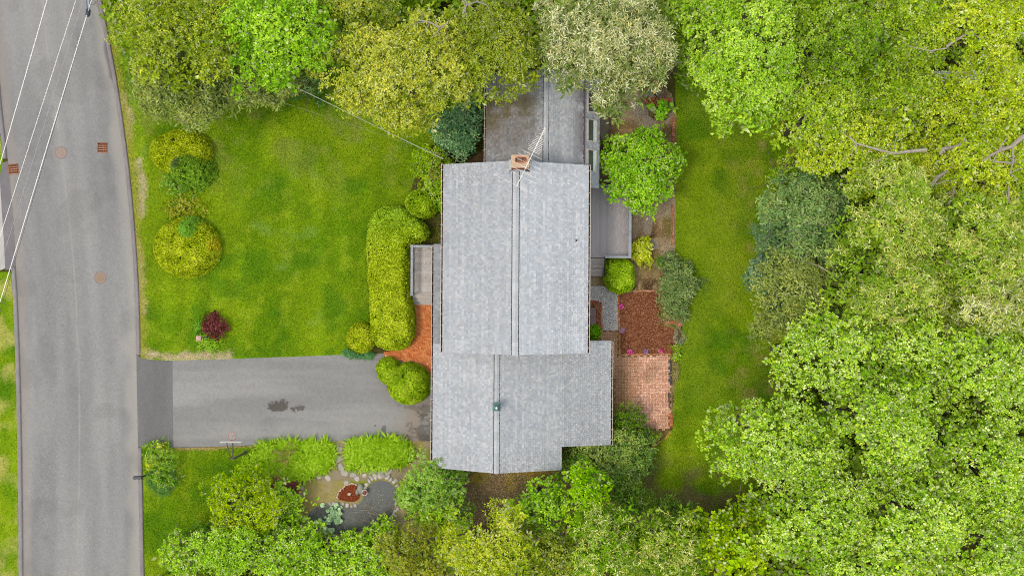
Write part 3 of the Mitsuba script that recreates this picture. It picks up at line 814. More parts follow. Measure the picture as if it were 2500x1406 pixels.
porch = thing('front_porch', 'small grey boarded front porch with steps and a blue grey rail behind the long hedge', 'porch')
zp = 0.56
px0, px1, py0, py1 = X(1009, zp), X(1072, zp), Y(718.5, zp), Y(603, zp)
rng = RS(31)
nb = 21
for i in range(nb):
    a = py0 + (py1 - py0) * i / nb; b = py0 + (py1 - py0) * (i + 1) / nb - 0.004
    c = col(164, 160, 159, 1.3) * rng.uniform(0.86, 1.14) * (1 + rng.uniform(-0.02, 0.02) * np.array([1, 0, -1]))
    put('board', MB().box([px0, a, zp - 0.03], [px1, b, zp + rng.uniform(-0.003, 0.003)], c).xf(HR), 'satin', porch)
put('skirt', MB().box([px0 + 0.03, py0 + 0.03, 0], [px1, py1 - 0.03, zp - 0.032], col(120, 118, 118)).xf(HR), 'matte', porch)
for k in range(3):
    z = zp - 0.15 * (k + 1)
    yb = Y(718.5 + 8.9 * (k + 1), z)
    yt = Y(718.5 + 8.9 * k, z) + 0.02
    st = MB()
    for h in range(2):
        st.box([px0 - 0.06, yb + (yt - yb) * h / 2, z - 0.035], [px1, yb + (yt - yb) * (h + 1) / 2 - 0.008, z + 0.002 * h], col(164, 160, 158, 1.3) * rng.uniform(0.92, 1.08))
    st.box([px0 - 0.03, yb + 0.03, 0], [px1, yt - 0.01, z - 0.036], col(96, 94, 96))
    put('step', st.xf(HR), 'satin', porch)
zr = zp + 0.94
railing(porch, [X(1005, zr), Y(720, zr)], [X(1005, zr), Y(602.5, zr)], zp)
railing(porch, [X(1008.5, zr), Y(602.5, zr)], [X(1066, zr), Y(602.5, zr)], zp, skip_ends=(True, False))

deck_t = thing('rear_deck', 'grey boarded deck with rails and a short stair beside the rear wall', 'deck')
zd = 0.95
dx0, dx1, dy0, dy1 = X(1418, zd), X(1533.5, zd), Y(628, zd), Y(449, zd)
nb = 21
for i in range(nb):
    a = dx0 + (dx1 - dx0) * i / nb; b = dx0 + (dx1 - dx0) * (i + 1) / nb - 0.004
    c = col(152, 148, 154, 1.35) * rng.uniform(0.84, 1.12)
    put('board', MB().box([a, dy0, zd - 0.03], [b, dy1, zd + rng.uniform(-0.003, 0.003)], c).xf(HR), 'satin', deck_t)
put('skirt', MB().box([dx0, dy0 + 0.03, 0], [dx1 - 0.03, dy1 - 0.03, zd - 0.032], col(110, 108, 112)).xf(HR), 'matte', deck_t)
for k in range(4):
    z = zd - 0.18 * (k + 1)
    yb = Y(630 + 10.6 * (k + 1), z); yt = Y(630 + 10.6 * k, z) + 0.02
    st = MB()
    for h in range(2):
        st.box([X(1430, z), yb + (yt - yb) * h / 2, z - 0.035], [X(1475, z), yb + (yt - yb) * (h + 1) / 2 - 0.012, z + 0.002 * h], col(156, 150, 148, 1.3) * rng.uniform(0.9, 1.1))
    st.box([X(1430, z) + 0.03, yt - 0.03, max(0, z - 0.17)], [X(1475, z) - 0.03, yt - 0.01, z - 0.036], col(58, 56, 60))
    put('step', st.xf(HR), 'satin', deck_t)
zr = zd + 0.94
railing(deck_t, [X(1537, zr), Y(626, zr)], [X(1537, zr), Y(452, zr)], zd, w=0.19)
railing(deck_t, [X(1458, zr), Y(452, zr)], [X(1534, zr), Y(452, zr)], zd, skip_ends=(False, True))
railing(deck_t, [X(1480, zr), Y(626, zr)], [X(1534, zr), Y(626, zr)], zd, skip_ends=(False, True))
a, b = W(1478, 630, zd + 0.9), W(1476, 674, 1.0)
m = MB().tube([a, b], 0.035, col(40, 44, 56), 6)
for t in np.linspace(0.08, 0.95, 8):
    p = a * (1 - t) + b * t
    m.tube([[p[0], p[1], p[2]], [p[0], p[1], max(0.05, p[2] - 0.8)]], 0.016, col(40, 44, 56), 4)
put('stair_rail', m.xf(HR), 'satin', deck_t)

# ------------------------------------------------------------------ brick and stone paving
def bricks(poly, z, ang, pattern, palette, seed, name, parent, stain=None, L=0.2, Wd=0.1):
    rng = RS(seed)
    x0, y0, x1, y1 = poly.bounds
    cx, cy = (x0 + x1) / 2, (y0 + y1) / 2
    R = max(x1 - x0, y1 - y0) * 0.8
    items = []
    if pattern == 'run':
        for j in range(int(-R / Wd), int(R / Wd) + 1):
            for i in range(int(-R / L), int(R / L) + 1):
                items.append((i * L + (j % 2) * L / 2, j * Wd, 0))
    else:
        for i in range(int(-R / L), int(R / L) + 1):
            for j in range(int(-R / L), int(R / L) + 1):
                for k in (-1, 1):
                    items.append((i * L, j * L + k * Wd / 2, 0) if (i + j) % 2 else (i * L + k * Wd / 2, j * L, 1))
    it = np.array(items)
    ca, sa = math.cos(ang), math.sin(ang)
    C = np.column_stack([cx + it[:, 0] * ca - it[:, 1] * sa, cy + it[:, 0] * sa + it[:, 1] * ca])
    ok = shapely.contains_xy(poly.buffer(-0.02), C[:, 0], C[:, 1])
    C, o = C[ok], it[ok, 2]
    n = len(C)
    th = ang + o * math.pi / 2 + rng.normal(0, 0.02, n)
    d = np.column_stack([np.cos(th), np.sin(th)]); s = np.column_stack([-d[:, 1], d[:, 0]])
    C = C + rng.normal(0, 0.002, (n, 2))
    h = z + 0.03 + rng.uniform(-0.006, 0.006, n)
    hl, hw = L / 2 - 0.005, Wd / 2 - 0.005
    V = []
    for k, (zz, q) in enumerate(((np.full(n, z - 0.01), 1.0), (h - 0.006, 1.0), (h, 0.93))):
        for a, b in ((-1, -1), (1, -1), (1, 1), (-1, 1)):
            V.append(np.column_stack([C + d * (a * (hl - (1 - q) * 0.08)) + s * (b * (hw - (1 - q) * 0.08)), zz]))
    V = np.stack(V, 1).reshape(-1, 3)
    f = []
    for k in range(2):
        for i in range(4):
            j = (i + 1) % 4
            f += [[4 * k + i, 4 * k + j, 4 * k + 4 + j], [4 * k + i, 4 * k + 4 + j, 4 * k + 4 + i]]
    f += [[8, 9, 10], [8, 10, 11]]
    F = (np.arange(n)[:, None, None] * 12 + np.array(f)).reshape(-1, 3)
    t = rng.uniform(0, 1, n)
    c = mixc(palette[0], palette[1], t * 2); c = mixc(c, palette[2], t * 2 - 1)
    c = c * rng.uniform(0.88, 1.12, (n, 1))
    if stain is not None:
        c = stain(C[:, 0], C[:, 1], c)
    return put(name, MB().add(V, F, np.repeat(c, 12, axis=0)), 'matte', parent, kind='stuff')

walk_poly = Polygon(WP([(1004, 735), (1066, 735), (1066, 935), (1046, 930), (1020, 890), (975, 880), (940, 876), (937, 860), (985, 848), (1004, 820)])).buffer(0)
key = sheet('brick_path', walk_poly, 0.020, lambda x, y: mixc(col(120, 66, 40), col(150, 96, 60), fb(x, y, 2, 3, 2)), 0.25)
def walk_stain(x, y, c):
    c = mixc(c, c * [1.0, 1.15, 1.5], sstep(-4.0, -5.2, y) * sstep(0.4, 0.6, fb(x, y, 0.9, 3, 2)) * 0.6)
    return c
bricks(walk_poly, 0.020, -0.62, 'run', [col(200, 112, 66, 1.25), col(218, 136, 84, 1.25), col(228, 158, 108, 1.25)], 41, 'brick', key, walk_stain)

patio_poly = Polygon(WP([(1496, 868), (1634, 866), (1637, 985), (1634, 1050), (1576, 1048), (1500, 1000)])).buffer(0)
strip_poly = Polygon(WP([(1466, 806), (1508, 806), (1508, 868), (1496, 868), (1490, 835), (1466, 833)])).buffer(0)
def patio_base(x, y): return mixc(col(112, 84, 66), col(128, 112, 76), fb(x, y, 1.5, 3, 2))
key = sheet('patio', patio_poly.union(strip_poly), 0.034, patio_base, 0.3)
def patio_stain(x, y, c):
    u = sstep(0.5, 0.68, fb(x, y, 0.9, 4, 12))
    c = mixc(c, col(150, 116, 90, 1.2), u * 0.55)
    px = 1250 + x * 38; py = 703 - y * 38
    left = 1 - sstep(1520, 1560, px)
    c = mixc(c, mixc(col(160, 134, 92, 1.2), col(136, 100, 78, 1.2), fb(x, y, 1.8, 3, 5)), np.clip(left * 0.6, 0, 1))
    return mixc(c, col(214, 164, 140), sstep(0.55, 0.7, fb(x, y, 0.7, 3, 32)) * sstep(1540, 1600, px) * 0.6)
bricks(patio_poly.union(strip_poly), 0.034, 0.0, 'weave', [col(188, 142, 122, 1.42), col(210, 166, 144, 1.42), col(220, 184, 166, 1.42)], 42, 'brick', key, patio_stain)

def edging(pts, palette, seed, label, end=False, L=0.2, Wd=0.1, h=0.07, z=0.03):
    """A line of bricks along the pixel polyline, each a part."""
    rng = RS(seed)
    k = thing('brick_edging', label, 'brick edging', 'brick borders of the rear garden beds')
    ls = LineString(WP(pts))
    step = Wd if end else L
    n = int(ls.length / step)
    for i in range(n):
        a = np.array(ls.interpolate((i + 0.5) * step).coords[0]); b = np.array(ls.interpolate((i + 0.5) * step + 0.02).coords[0])
        th = math.atan2(*(b - a)[::-1]) + rng.normal(0, 0.05)
        a = a + rng.normal(0, 0.008, 2)
        hl, hw = (Wd / 2, L / 2) if end else (L / 2, Wd / 2)
        c = mixc(palette[0], palette[1], rng.uniform()) * rng.uniform(0.85, 1.12)
        put('brick', MB().box([a[0] - hl + 0.005, a[1] - hw, z - 0.02], [a[0] + hl - 0.005, a[1] + hw, z + h + rng.uniform(-0.012, 0.012)], c, rot=th), 'matte', k)
ED = [col(160, 100, 78), col(206, 150, 120)]
edging([(1645, 288), (1643, 345)], ED, 51, 'weathered brick edging running below the broad leaved plant by the back lawn', True)
edging([(1640, 500), (1644, 545), (1642, 600)], ED, 52, 'worn brick edging between the stony bed and the back lawn')
edging([(1545, 711), (1606, 710), (1612, 704)], [col(186, 124, 96), col(214, 160, 132)], 53, 'brick edging along the top of the brown mulch bed')
edging([(1510, 722), (1511, 790), (1513, 868)], [col(176, 110, 62), col(204, 150, 110)], 54, 'orange brick edging between the gravel path and the mulch bed')
edging([(1516, 866), (1580, 865), (1640, 864)], [col(186, 116, 80), col(214, 154, 122)], 55, 'brick edging between the mulch bed and the brick patio')
edging([(1467, 742), (1468, 780), (1470, 808)], [col(180, 104, 70), col(206, 140, 110)], 56, 'brick edging beside the cellar doors and the gravel')
edging([(1440, 736), (1466, 736)], [col(160, 84, 60), col(190, 110, 80)], 57, 'short brick edging above the cellar doors')
edging([(1638, 1008), (1638, 1045)], [col(186, 110, 80), col(206, 134, 96)], 58, 'brick edging beside the lower right corner of the patio', True)
edging([(1636, 1052), (1620, 1076)], [col(200, 150, 92), col(214, 164, 104)], 59, 'slanting yellowish brick edging below the patio corner')
edging([(1612, 1076), (1582, 1100)], [col(190, 124, 106), col(206, 144, 124)], 60, 'slanting pink brick edging at the end of the rear garden')
edging([(1624, 787), (1648, 787)], [col(186, 116, 84), col(210, 150, 116)], 61, 'short brick edging between juniper and mulch bed', True)
edging([(1654, 792), (1668, 792)], [col(196, 124, 100), col(214, 150, 130)], 62, 'two courses of brick edging at the lawn below the juniper', True)
edging([(1650, 848), (1650, 864)], [col(190, 120, 84), col(214, 150, 116)], 63, 'stub of brick edging at the lawn beside the patio', True)

# dark planks that hold the bed beside the patio
pb = thing('plank_border', 'dark weathered planks edging the narrow bed beside the patio', 'plank border')
for pts in ([(1637, 880), (1636, 912)], [(1635, 915), (1637, 940)], [(1632, 958), (1634, 995)]):
    a, b = W(*pts[0]), W(*pts[1])
    L = np.linalg.norm(b - a); mid = (a + b) / 2
    put('plank', MB().box([mid[0] - L / 2, mid[1] - 0.035, 0], [mid[0] + L / 2, mid[1] + 0.035, 0.2], col(96, 98, 106), rot=math.atan2(*(b - a)[1::-1])), 'matte', pb)

# gravel path and mulch beds: loose pieces on a sheet
def chips(poly, z, n, seed, size, palette, name, parent, flatness=0.35, elong=2.2):
    rng = RS(seed)
    p = pts_in(poly, n, rng)
    th = rng.uniform(0, 6.283, n)
    a = size * rng.uniform(0.6, 1.5, n); b = a / rng.uniform(1.0, elong, n)
    d = np.column_stack([np.cos(th), np.sin(th), rng.normal(0, 0.3, n)]) * a[:, None] / 2
    s = np.column_stack([-np.sin(th), np.cos(th), rng.normal(0, 0.3, n)]) * b[:, None] / 2
    c0 = np.column_stack([p, z + rng.uniform(0.0, 0.02, n) + 0.01])
    up = np.array([0, 0, 1.0]) * (b * flatness)[:, None]
    V = np.stack([c0 - d, c0 - s, c0 + d, c0 + s, c0 + up], 1).reshape(-1, 3)
    F = (np.arange(n)[:, None, None] * 5 + np.array([[0, 1, 4], [1, 2, 4], [2, 3, 4], [3, 0, 4]])).reshape(-1, 3)
    t = rng.uniform(0, 1, n)
    c = mixc(palette[0], palette[1], t * 2); c = mixc(c, palette[2], t * 2 - 1)
    return put(name, MB().add(V, F, np.repeat(c, 5, axis=0)), 'matte', parent, kind='stuff')
gravel_poly = Polygon(WP([(1424, 700), (1474, 698), (1509, 716), (1509, 806), (1471, 806), (1469, 738), (1438, 733), (1424, 733)])).buffer(0)
key = sheet('gravel_path', gravel_poly, 0.038, lambda x, y: mixc(col(150, 149, 149, 1.3), col(180, 178, 177, 1.3), fb(x, y, 3, 3, 2)), 0.2)
chips(gravel_poly, 0.038, 5200, 71, 0.05, [col(150, 150, 156, 1.5), col(196, 195, 196, 1.5), col(226, 226, 226, 1.6)], 'pebble', key, 0.6, 1.5)
mulch_poly = Polygon(WP([(1513, 716), (1600, 713), (1610, 725), (1612, 760), (1622, 795), (1644, 803), (1643, 862), (1514, 863)])).buffer(0)
key = sheet('mulch_bed', mulch_poly, 0.042, lambda x, y: mixc(col(104, 56, 36), col(128, 74, 46), fb(x, y, 2, 3, 2)), 0.2)
MU = [col(112, 68, 52, 1.1), col(158, 104, 78, 1.1), col(202, 154, 120, 1.1)]
chips(mulch_poly, 0.042, 9000, 72, 0.06, MU, 'bark_chip', key, 0.25, 3.5)
m2 = Polygon(WP([(1440, 738), (1466, 738), (1468, 806), (1455, 806), (1455, 748), (1440, 748)])).buffer(0)
key = sheet('mulch_strip', m2, 0.042, lambda x, y: mixc(col(110, 52, 34), col(128, 70, 46), fb(x, y, 2, 3, 2)), 0.2)
chips(m2, 0.042, 900, 73, 0.06, MU, 'bark_chip', key, 0.25, 3.5)
litter_poly = rear_poly.difference(mulch_poly.buffer(0.1)).difference(gravel_poly.buffer(0.1)).difference(patio_poly.buffer(0.1)).difference(strip_poly.buffer(0.1))
LIT = [col(104, 84, 64, 1.2), col(164, 138, 106, 1.2), col(206, 184, 150, 1.2)]
chips(litter_poly, 0.03, 9000, 74, 0.07, LIT, 'leaf_litter', 'rear_garden', 0.2, 2.5)
side_poly = Polygon(WP([(1060, 1140), (1280, 1150), (1400, 1150), (1400, 1290), (1100, 1330), (1060, 1200)])).buffer(0)
chips(side_poly, 0.022, 5000, 75, 0.08, LIT, 'leaf_litter', 'side_yard', 0.2, 3.0)

def slab_thing(name, label, cat, items, z, h, color, seed, group=None, k=None):
    rng = RS(seed)
    for i, (x, y, rx, ry, *r) in enumerate(items):
        key = put(name, slab(rng, x, y, rx, ry, z, h, color * 1.25, *(r or [None])), 'matte')
        labels[key] = {'label': label[i] if isinstance(label, list) else label, 'category': cat}
        if group:
            labels[key]['group'] = group
slab_thing('stone_slab', ['long grey stone slab lying close to the skylight wall', 'large grey stone slab below the brick pile', 'grey stone slab between the brick pile and the small bright tree', 'broad worn stone patch in the bed beside the deck',
                          'smaller worn stone in the bed below the deck corner'], 'stone slab',
           [(1475, 305, 15, 44, 0.0), (1562, 268, 26, 20, -0.5), (1590, 308, 20, 34, 0.65), (1580, 545, 16, 36, 0.1), (1592, 598, 20, 14, 0.2)], 0.028, 0.03, col(140, 132, 122), 81)
sq = [(828, 1097, 8, 8), (826, 1120, 10, 11), (832, 1140, 8, 12), (842, 1155, 10, 7), (862, 1158, 9, 7), (907, 1151, 7, 9), (916, 1151, 6, 6), (928, 1153, 8, 7), (948, 1150, 14, 8), (872, 1168, 8, 7), (890, 1160, 6, 5), (800, 1166, 9, 8), (780, 1163, 7, 5), (736, 1190, 6, 7), (846, 1178, 7, 5)]
sp = 'stone_path'
key = sheet(sp, Polygon(WP([(815, 1080), (842, 1078), (850, 1140), (1000, 1140), (1010, 1165), (880, 1172), (770, 1172), (770, 1158), (822, 1146), (812, 1110)])).buffer(0).difference(pond_poly.buffer(0.15)), 0.034, lambda x, y: mixc(col(140, 130, 104), col(166, 156, 134), fb(x, y, 2, 3, 7)), 0.2)
rng = RS(82)
for x, y, rx, ry in sq:
    put('paving_stone', slab(rng, x, y, rx, ry, 0.036, 0.03, col(172, 168, 164, 1.3)), 'matte', key)

# ------------------------------------------------------------------ street things
def disc(mb, c, r0, r1, z0, z1, color, n=28):
    th = np.arange(n) / n * 2 * np.pi
    ring = lambda r, z: np.column_stack([c[0] + r * np.cos(th), c[1] + r * np.sin(th), np.full(n, z)])
    if r0 <= 0:
        v = np.vstack([ring(r1, z0), ring(r1, z1), [[c[0], c[1], z1]]])
        f = [[i, (i + 1) % n, n + (i + 1) % n] for i in range(n)] + [[i, n + (i + 1) % n, n + i] for i in range(n)] + [[n + i, n + (i + 1) % n, 2 * n] for i in range(n)]
    else:
        v = np.vstack([ring(r1, z0), ring(r1, z1), ring(r0, z1), ring(r0, z0)])
        f = []
        for k in range(3):
            for i in range(n):
                j = (i + 1) % n
                f += [[k * n + i, k * n + j, k * n + n + j], [k * n + i, k * n + n + j, k * n + n + i]]
    return mb.add(v, f, color)
for (x, y), lab in (((149, 373), 'round rusty pink manhole cover nearer the top of the road'), ((245, 678), 'round brown manhole cover lower on the road near the kerb')):
    k = thing('manhole_cover', lab, 'manhole cover', 'manhole covers in the road')
    c = W(x, y)
    put('frame', disc(MB(), c, 0.335, 0.40, 0.0, 0.018, col(150, 138, 136)), 'matte', k)
    m = disc(MB(), c, 0, 0.325, 0.0, 0.018, col(170, 156, 152) if y < 500 else col(164, 148, 134))
    for i in range(-4, 5):
        for j in range(-4, 5):
            if (i * i + j * j) < 15.5:
                m.box([c[0] + i * 0.07 - 0.018, c[1] + j * 0.07 - 0.018, 0.018], [c[0] + i * 0.07 + 0.018, c[1] + j * 0.07 + 0.018, 0.025], col(160, 132, 120) if y < 500 else col(156, 130, 106))
    put('lid', m, 'matte', k)
for (x, y), rot, lab in (((250, 361), -0.03, 'rusty square storm drain grate beside the right kerb'), ((33, 413), 0.10, 'rusty square storm drain grate at the left edge of the road')):
    k = thing('storm_grate', lab, 'storm drain', 'storm drain grates in the road')
    c = W(x, y)
    put('sump', MB().box([c[0] - 0.3, c[1] - 0.3, 0.004], [c[0] + 0.3, c[1] + 0.3, 0.010], col(26, 16, 12), rot=rot), 'matte', k)
    m = MB(); rust = col(168, 122, 100)
    def gb(x0, x1, y0, y1, z=0.03):
        m.box([c[0] + x0, c[1] + y0, 0.0], [c[0] + x1, c[1] + y1, z], rust * RS(int(abs(x0 * 977 + y0 * 331) * 10) % 9999).uniform(0.8, 1.15), rot=rot, about=c[:2])
    gb(-0.33, -0.28, -0.33, 0.33); gb(0.28, 0.33, -0.33, 0.33); gb(-0.28, 0.28, -0.33, -0.28); gb(-0.28, 0.28, 0.28, 0.33)
    for i in range(1, 4):
        gb(-0.28, 0.28, -0.28 + i * 0.14 - 0.028, -0.28 + i * 0.14 + 0.028, 0.031)
    for i in range(1, 8):
        gb(-0.28 + i * 0.07 - 0.013, -0.28 + i * 0.07 + 0.013, -0.28, 0.28, 0.029)
    put('grate', m, 'matte', k)

# mailbox: rounded box on a bracket post, its door towards the road
k = thing('mailbox', 'black rural mailbox on a bracket post leaning over the kerb', 'mailbox')
a = W(327, 1166, 1.1); b = W(346, 1165, 1.1); base = W(355, 1160)
L = np.linalg.norm(b - a); ang = math.atan2(b[1] - a[1], b[0] - a[0])
prof = [(-0.1, 0), (0.1, 0), (0.1, 0.13)] + [(0.1 * math.cos(t), 0.13 + 0.1 * math.sin(t)) for t in np.linspace(0.3, math.pi - 0.3, 7)] + [(-0.1, 0.13)]
n = len(prof)
dv = (b - a) / L; sv = np.array([-dv[1], dv[0], 0])
v = np.array([a + sv * s + [0, 0, z - 0.1] for s, z in prof] + [b + sv * s + [0, 0, z - 0.1] for s, z in prof])
f = [[i, (i + 1) % n, n + (i + 1) % n] for i in range(n)] + [[i, n + (i + 1) % n, n + i] for i in range(n)] + [[0, i, i + 1] for i in range(1, n - 1)] + [[n, n + i + 1, n + i] for i in range(1, n - 1)]
put('box', MB().add(v, f, col(58, 66, 80)), 'satin', k)
m = MB().box([0, 0, 0], [0, 0, 0], col(0, 0, 0)); m = MB()
m.tube([a - dv * 0.012 + [0, 0, -0.09], a - dv * 0.012 + [0, 0, 0.12]], 0.03, col(70, 78, 92), 6)
put('door', m, 'satin', k)
m = MB().tube([b + [0, 0, 0.03] + sv * 0.11, b + [0, 0, 0.2] + sv * 0.11], 0.012, col(150, 40, 36), 5)
put('flag', m, 'satin', k)
m = MB().box([base[0] - 0.045, base[1] - 0.045, 0], [base[0] + 0.045, base[1] + 0.045, 1.25], col(46, 46, 52))
m.tube([base + [0, 0, 1.0], a + [0, 0, -0.13] + dv * 0.1], 0.035, col(46, 46, 52), 6)
m.tube([base + [0, 0, 0.5], b + [0, 0, -0.13]], 0.03, col(46, 46, 52), 6)
put('post', m, 'satin', k)

# lamp post by the red shrub
k = thing('lamp_post', 'short grey lamp post with a square pinkish cap beside the dark red shrub', 'lamp post')
c = W(484, 826, 1.95)
put('post', MB().tube([[c[0], c[1], 0], [c[0], c[1], 1.55]], 0.045, col(120, 138, 142), 10), 'satin', k)
m = MB().box([c[0] - 0.1, c[1] - 0.1, 1.55], [c[0] + 0.1, c[1] + 0.1, 1.60], col(120, 120, 124))
for sx in (-1, 1):
    for sy in (-1, 1):
        m.box([c[0] + sx * 0.09 - 0.012, c[1] + sy * 0.09 - 0.012, 1.60], [c[0] + sx * 0.09 + 0.012, c[1] + sy * 0.09 + 0.012, 1.86], col(120, 120, 124))
put('lantern_frame', m, 'satin', k)
h = 0.15
put('cap', MB().add([[c[0] - h, c[1] - h, 1.86], [c[0] + h, c[1] - h, 1.86], [c[0] + h, c[1] + h, 1.86], [c[0] - h, c[1] + h, 1.86], [c[0] - h, c[1] - h, 1.9], [c[0] + h, c[1] - h, 1.9], [c[0] + h, c[1] + h, 1.9], [c[0] - h, c[1] + h, 1.9], [c[0], c[1], 1.99]],
    [[0, 1, 5], [0, 5, 4], [1, 2, 6], [1, 6, 5], [2, 3, 7], [2, 7, 6], [3, 0, 4], [3, 4, 7], [4, 5, 8], [5, 6, 8], [6, 7, 8], [7, 4, 8], [0, 2, 1], [0, 3, 2]], col(206, 168, 160)), 'satin', k)

# basketball hoop: leaning reach over the drive from a post at its edge
k = thing('basketball_hoop', 'basketball hoop with a white board and red rim hanging over the drive edge', 'basketball hoop')
base, top = W(600, 1104.5), W(568, 1120, 2.75)
pole = [base, [base[0], base[1], 0.0], top]
put('pole', MB().tube([base, top], 0.065, col(72, 68, 64), 10), 'satin', k)
zb = 2.95
bl, br = W(538, 1078, zb + 0.3), W(590, 1079, zb + 0.3)
dx = (br - bl) / np.linalg.norm(br - bl)
bmid = (bl + br) / 2
yb = bmid[1]
put('base', disc(MB(), base, 0, 0.16, 0.0, 0.06, col(92, 88, 84)), 'matte', k)
m = MB().tube([top, [bmid[0] + 0.05, yb - 0.03, zb + 0.1]], 0.04, col(66, 62, 60), 8)
put('arm', m, 'satin', k)
m = MB().tube([top + [-0.12, 0.02, 0.02], [bmid[0] - 0.32, yb - 0.03, zb + 0.15]], 0.022, col(48, 46, 46), 6)
put('arm', m, 'satin', k)
put('backboard', MB().box([bl[0], yb - 0.012, zb - 0.05], [br[0], yb + 0.012, zb + 0.52], col(226, 226, 228)), 'satin', k)
m = MB()
hc = W(566.5, 1065, zb)
th = np.linspace(0, 2 * np.pi, 25)
m.tube(np.column_stack([hc[0] + 0.235 * np.cos(th), hc[1] + 0.235 * np.sin(th), np.full(25, zb)]), 0.016, col(214, 96, 96), 6)
m.box([hc[0] - 0.06, yb + 0.016, zb - 0.06], [hc[0] + 0.06, hc[1] - 0.22, zb + 0.02], col(214, 96, 96))
put('rim', m, 'satin', k)
m = MB()
for i in range(12):
    t0 = i / 12 * 2 * np.pi
    for s in (1, -1):
        pth = [[hc[0] + r * math.cos(t0 + s * t), hc[1] + r * math.sin(t0 + s * t), zb - z] for r, t, z in ((0.225, 0, 0.01), (0.19, 0.26, 0.14), (0.15, 0.52, 0.28), (0.13, 0.8, 0.42))]
        m.tube(pth, 0.0125, col(240, 240, 238, 1.4), 3)
put('net', m, 'matte', k)

# overhead lines: straight spans between poles out of the frame
def span(name, label, cat, P, Q, z0, z1, r, color, sag=0.25, ext=(0.0, 0.0), group=None):
    a, b = W(*P, z0), W(*Q, z1)
    d = b - a
    a2, b2 = a - d * ext[0], b + d * ext[1]
    t = np.linspace(0, 1, 41)[:, None]
    p = a2 * (1 - t) + b2 * t
    tt = ((t * (1 + ext[0] + ext[1]) - ext[0]))
    p[:, 2:] -= sag * 4 * tt * (1 - tt) * (np.abs(tt - 0.5) <= 0.5)
    key = put(name, MB().tube(p, r, color, 5), 'satin', None)
    labels[key] = {'label': label, 'category': cat}
    if group:
        labels[key]['group'] = group
WL = 'overhead lines above the road'
span('power_line', 'white overhead line farthest to the left above the road', 'power line', (115, 0), (0, 401), 9.5, 9.5, 0.016, col(240, 240, 240, 1.3), 0.0, (1.2, 0.9), WL)
span('power_line', 'white overhead line second from the left above the road', 'power line', (185.5, 0), (0, 577), 9.2, 9.2, 0.012, col(236, 236, 236, 1.3), 0.0, (0.8, 0.6), WL)
span('power_line', 'thin broken looking overhead line third from the left', 'power line', (203, 0), (16, 598), 9.0, 9.0, 0.010, col(176, 178, 184), 0.0, (0.8, 0.6), WL)
span('power_line', 'thickest white overhead line running down from the dark splice case', 'power line', (215, 28), (0, 737), 8.0, 8.0, 0.018, col(240, 240, 240, 1.3), 0.0, (0.6, 0.5), WL)
span('power_line', 'thin dark cable close beside the thickest white overhead line', 'power line', (212, 40), (0, 762), 7.8, 7.8, 0.012, col(70, 78, 96), 0.0, (0.6, 0.5), WL)
a, b = W(216, 20, 7.9), W(214, 42, 7.9)
k = thing('splice_case', 'dark blue splice case hung on the overhead cables above the kerb', 'splice case')
t = np.linspace(0, 1, 6)[:, None]
put('case', MB().tube(a * (1 - t) + b * t, [0.05, 0.12, 0.13, 0.13, 0.12, 0.05], col(34, 46, 72), 10), 'satin', k)
m = MB()
for q in (0.15, 0.85):
    c = a * (1 - q) + b * q
    m.tube([c + [0.0, 0, -0.05], c + [0, 0, 0.17]], 0.02, col(120, 124, 130), 5)
put('hanger', m, 'satin', k)
k = thing('cable_loop', 'thin dark coil of spare cable beside the splice case', 'cable')
c = W(226, 7, 7.9)
th = np.linspace(0, 4 * np.pi, 50)
put('coil', MB().tube(np.column_stack([c[0] + 0.16 * np.cos(th), c[1] + 0.14 * np.sin(th), c[2] + 0.02 * th / 6]), 0.011, col(60, 56, 52), 4), 'satin', k)
span('bundled_cable', 'pale cable bundle above the splice case at the top edge', 'power line', (213, -40), (217, 24), 8.1, 8.1, 0.03, col(170, 184, 196), 0.0, (3.0, 0.0), WL)
span('bundled_cable', 'dark blue cable of the bundle at the top edge of the road', 'power line', (207, -40), (213, 22), 8.0, 8.0, 0.02, col(70, 92, 120), 0.0, (3.0, 0.0), WL)
span('service_wire', 'pale grey service wire crossing the lawn towards the house corner', 'wire', (570, 138), (1028, 362), 6.6, 5.6, 0.02, col(176, 186, 176, 1.1), 0.2, (0.8, 0.12))
span('service_wire', 'thin faint wire just below the pale service wire over the lawn', 'wire', (648, 236), (1002, 352), 6.0, 5.4, 0.0085, col(132, 158, 120), 0.2, (0.6, 0.22))

# rooftop antenna
k = thing('rooftop_antenna', 'long white television antenna on a mast at the chimney', 'antenna')
za = 9.6
A, B = W(1331, 313, za), W(1261, 455.5, za)
d = (B - A) / np.linalg.norm(B - A); s = np.array([-d[1], d[0], 0])
met = col(236, 236, 234, 1.35)
put('boom', MB().tube([A, B], 0.016, met, 6), 'satin', k)
pxm = np.linalg.norm(B - A) / 158.8
for t, hl in ((0.455, 28), (0.53, 33), (0.605, 36), (0.68, 39), (0.755, 41), (0.83, 43), (0.985, 62)):
    c = A + (B - A) * t
    put('element', MB().tube([c - s * hl * pxm, c + s * hl * pxm], 0.0065, met, 4), 'satin', k)
for i in range(17):
    t = 0.005 + 0.025 * i
    c = A + (B - A) * t + [0, 0, 0.02]
    hl = 4.5 + (7.5 if i > 6 else 0) + (i > 6) * (i - 7) * 0.5
    put('director', MB().tube([c - s * hl * pxm, c + s * hl * pxm], 0.008, met, 4), 'satin', k)
c = A + (B - A) * 0.64
put('mast', MB().tube([[c[0], c[1], 6.9], [c[0], c[1], za]], 0.022, col(150, 146, 140), 6), 'satin', k)
m = MB().box([X(1284, 7.6), c[1] - 0.03, 7.5], [c[0] + 0.03, c[1] + 0.03, 7.56], col(120, 92, 70))
m.box([X(1284, 7.6), c[1] - 0.03, 7.9], [c[0] + 0.03, c[1] + 0.03, 7.96], col(120, 92, 70))
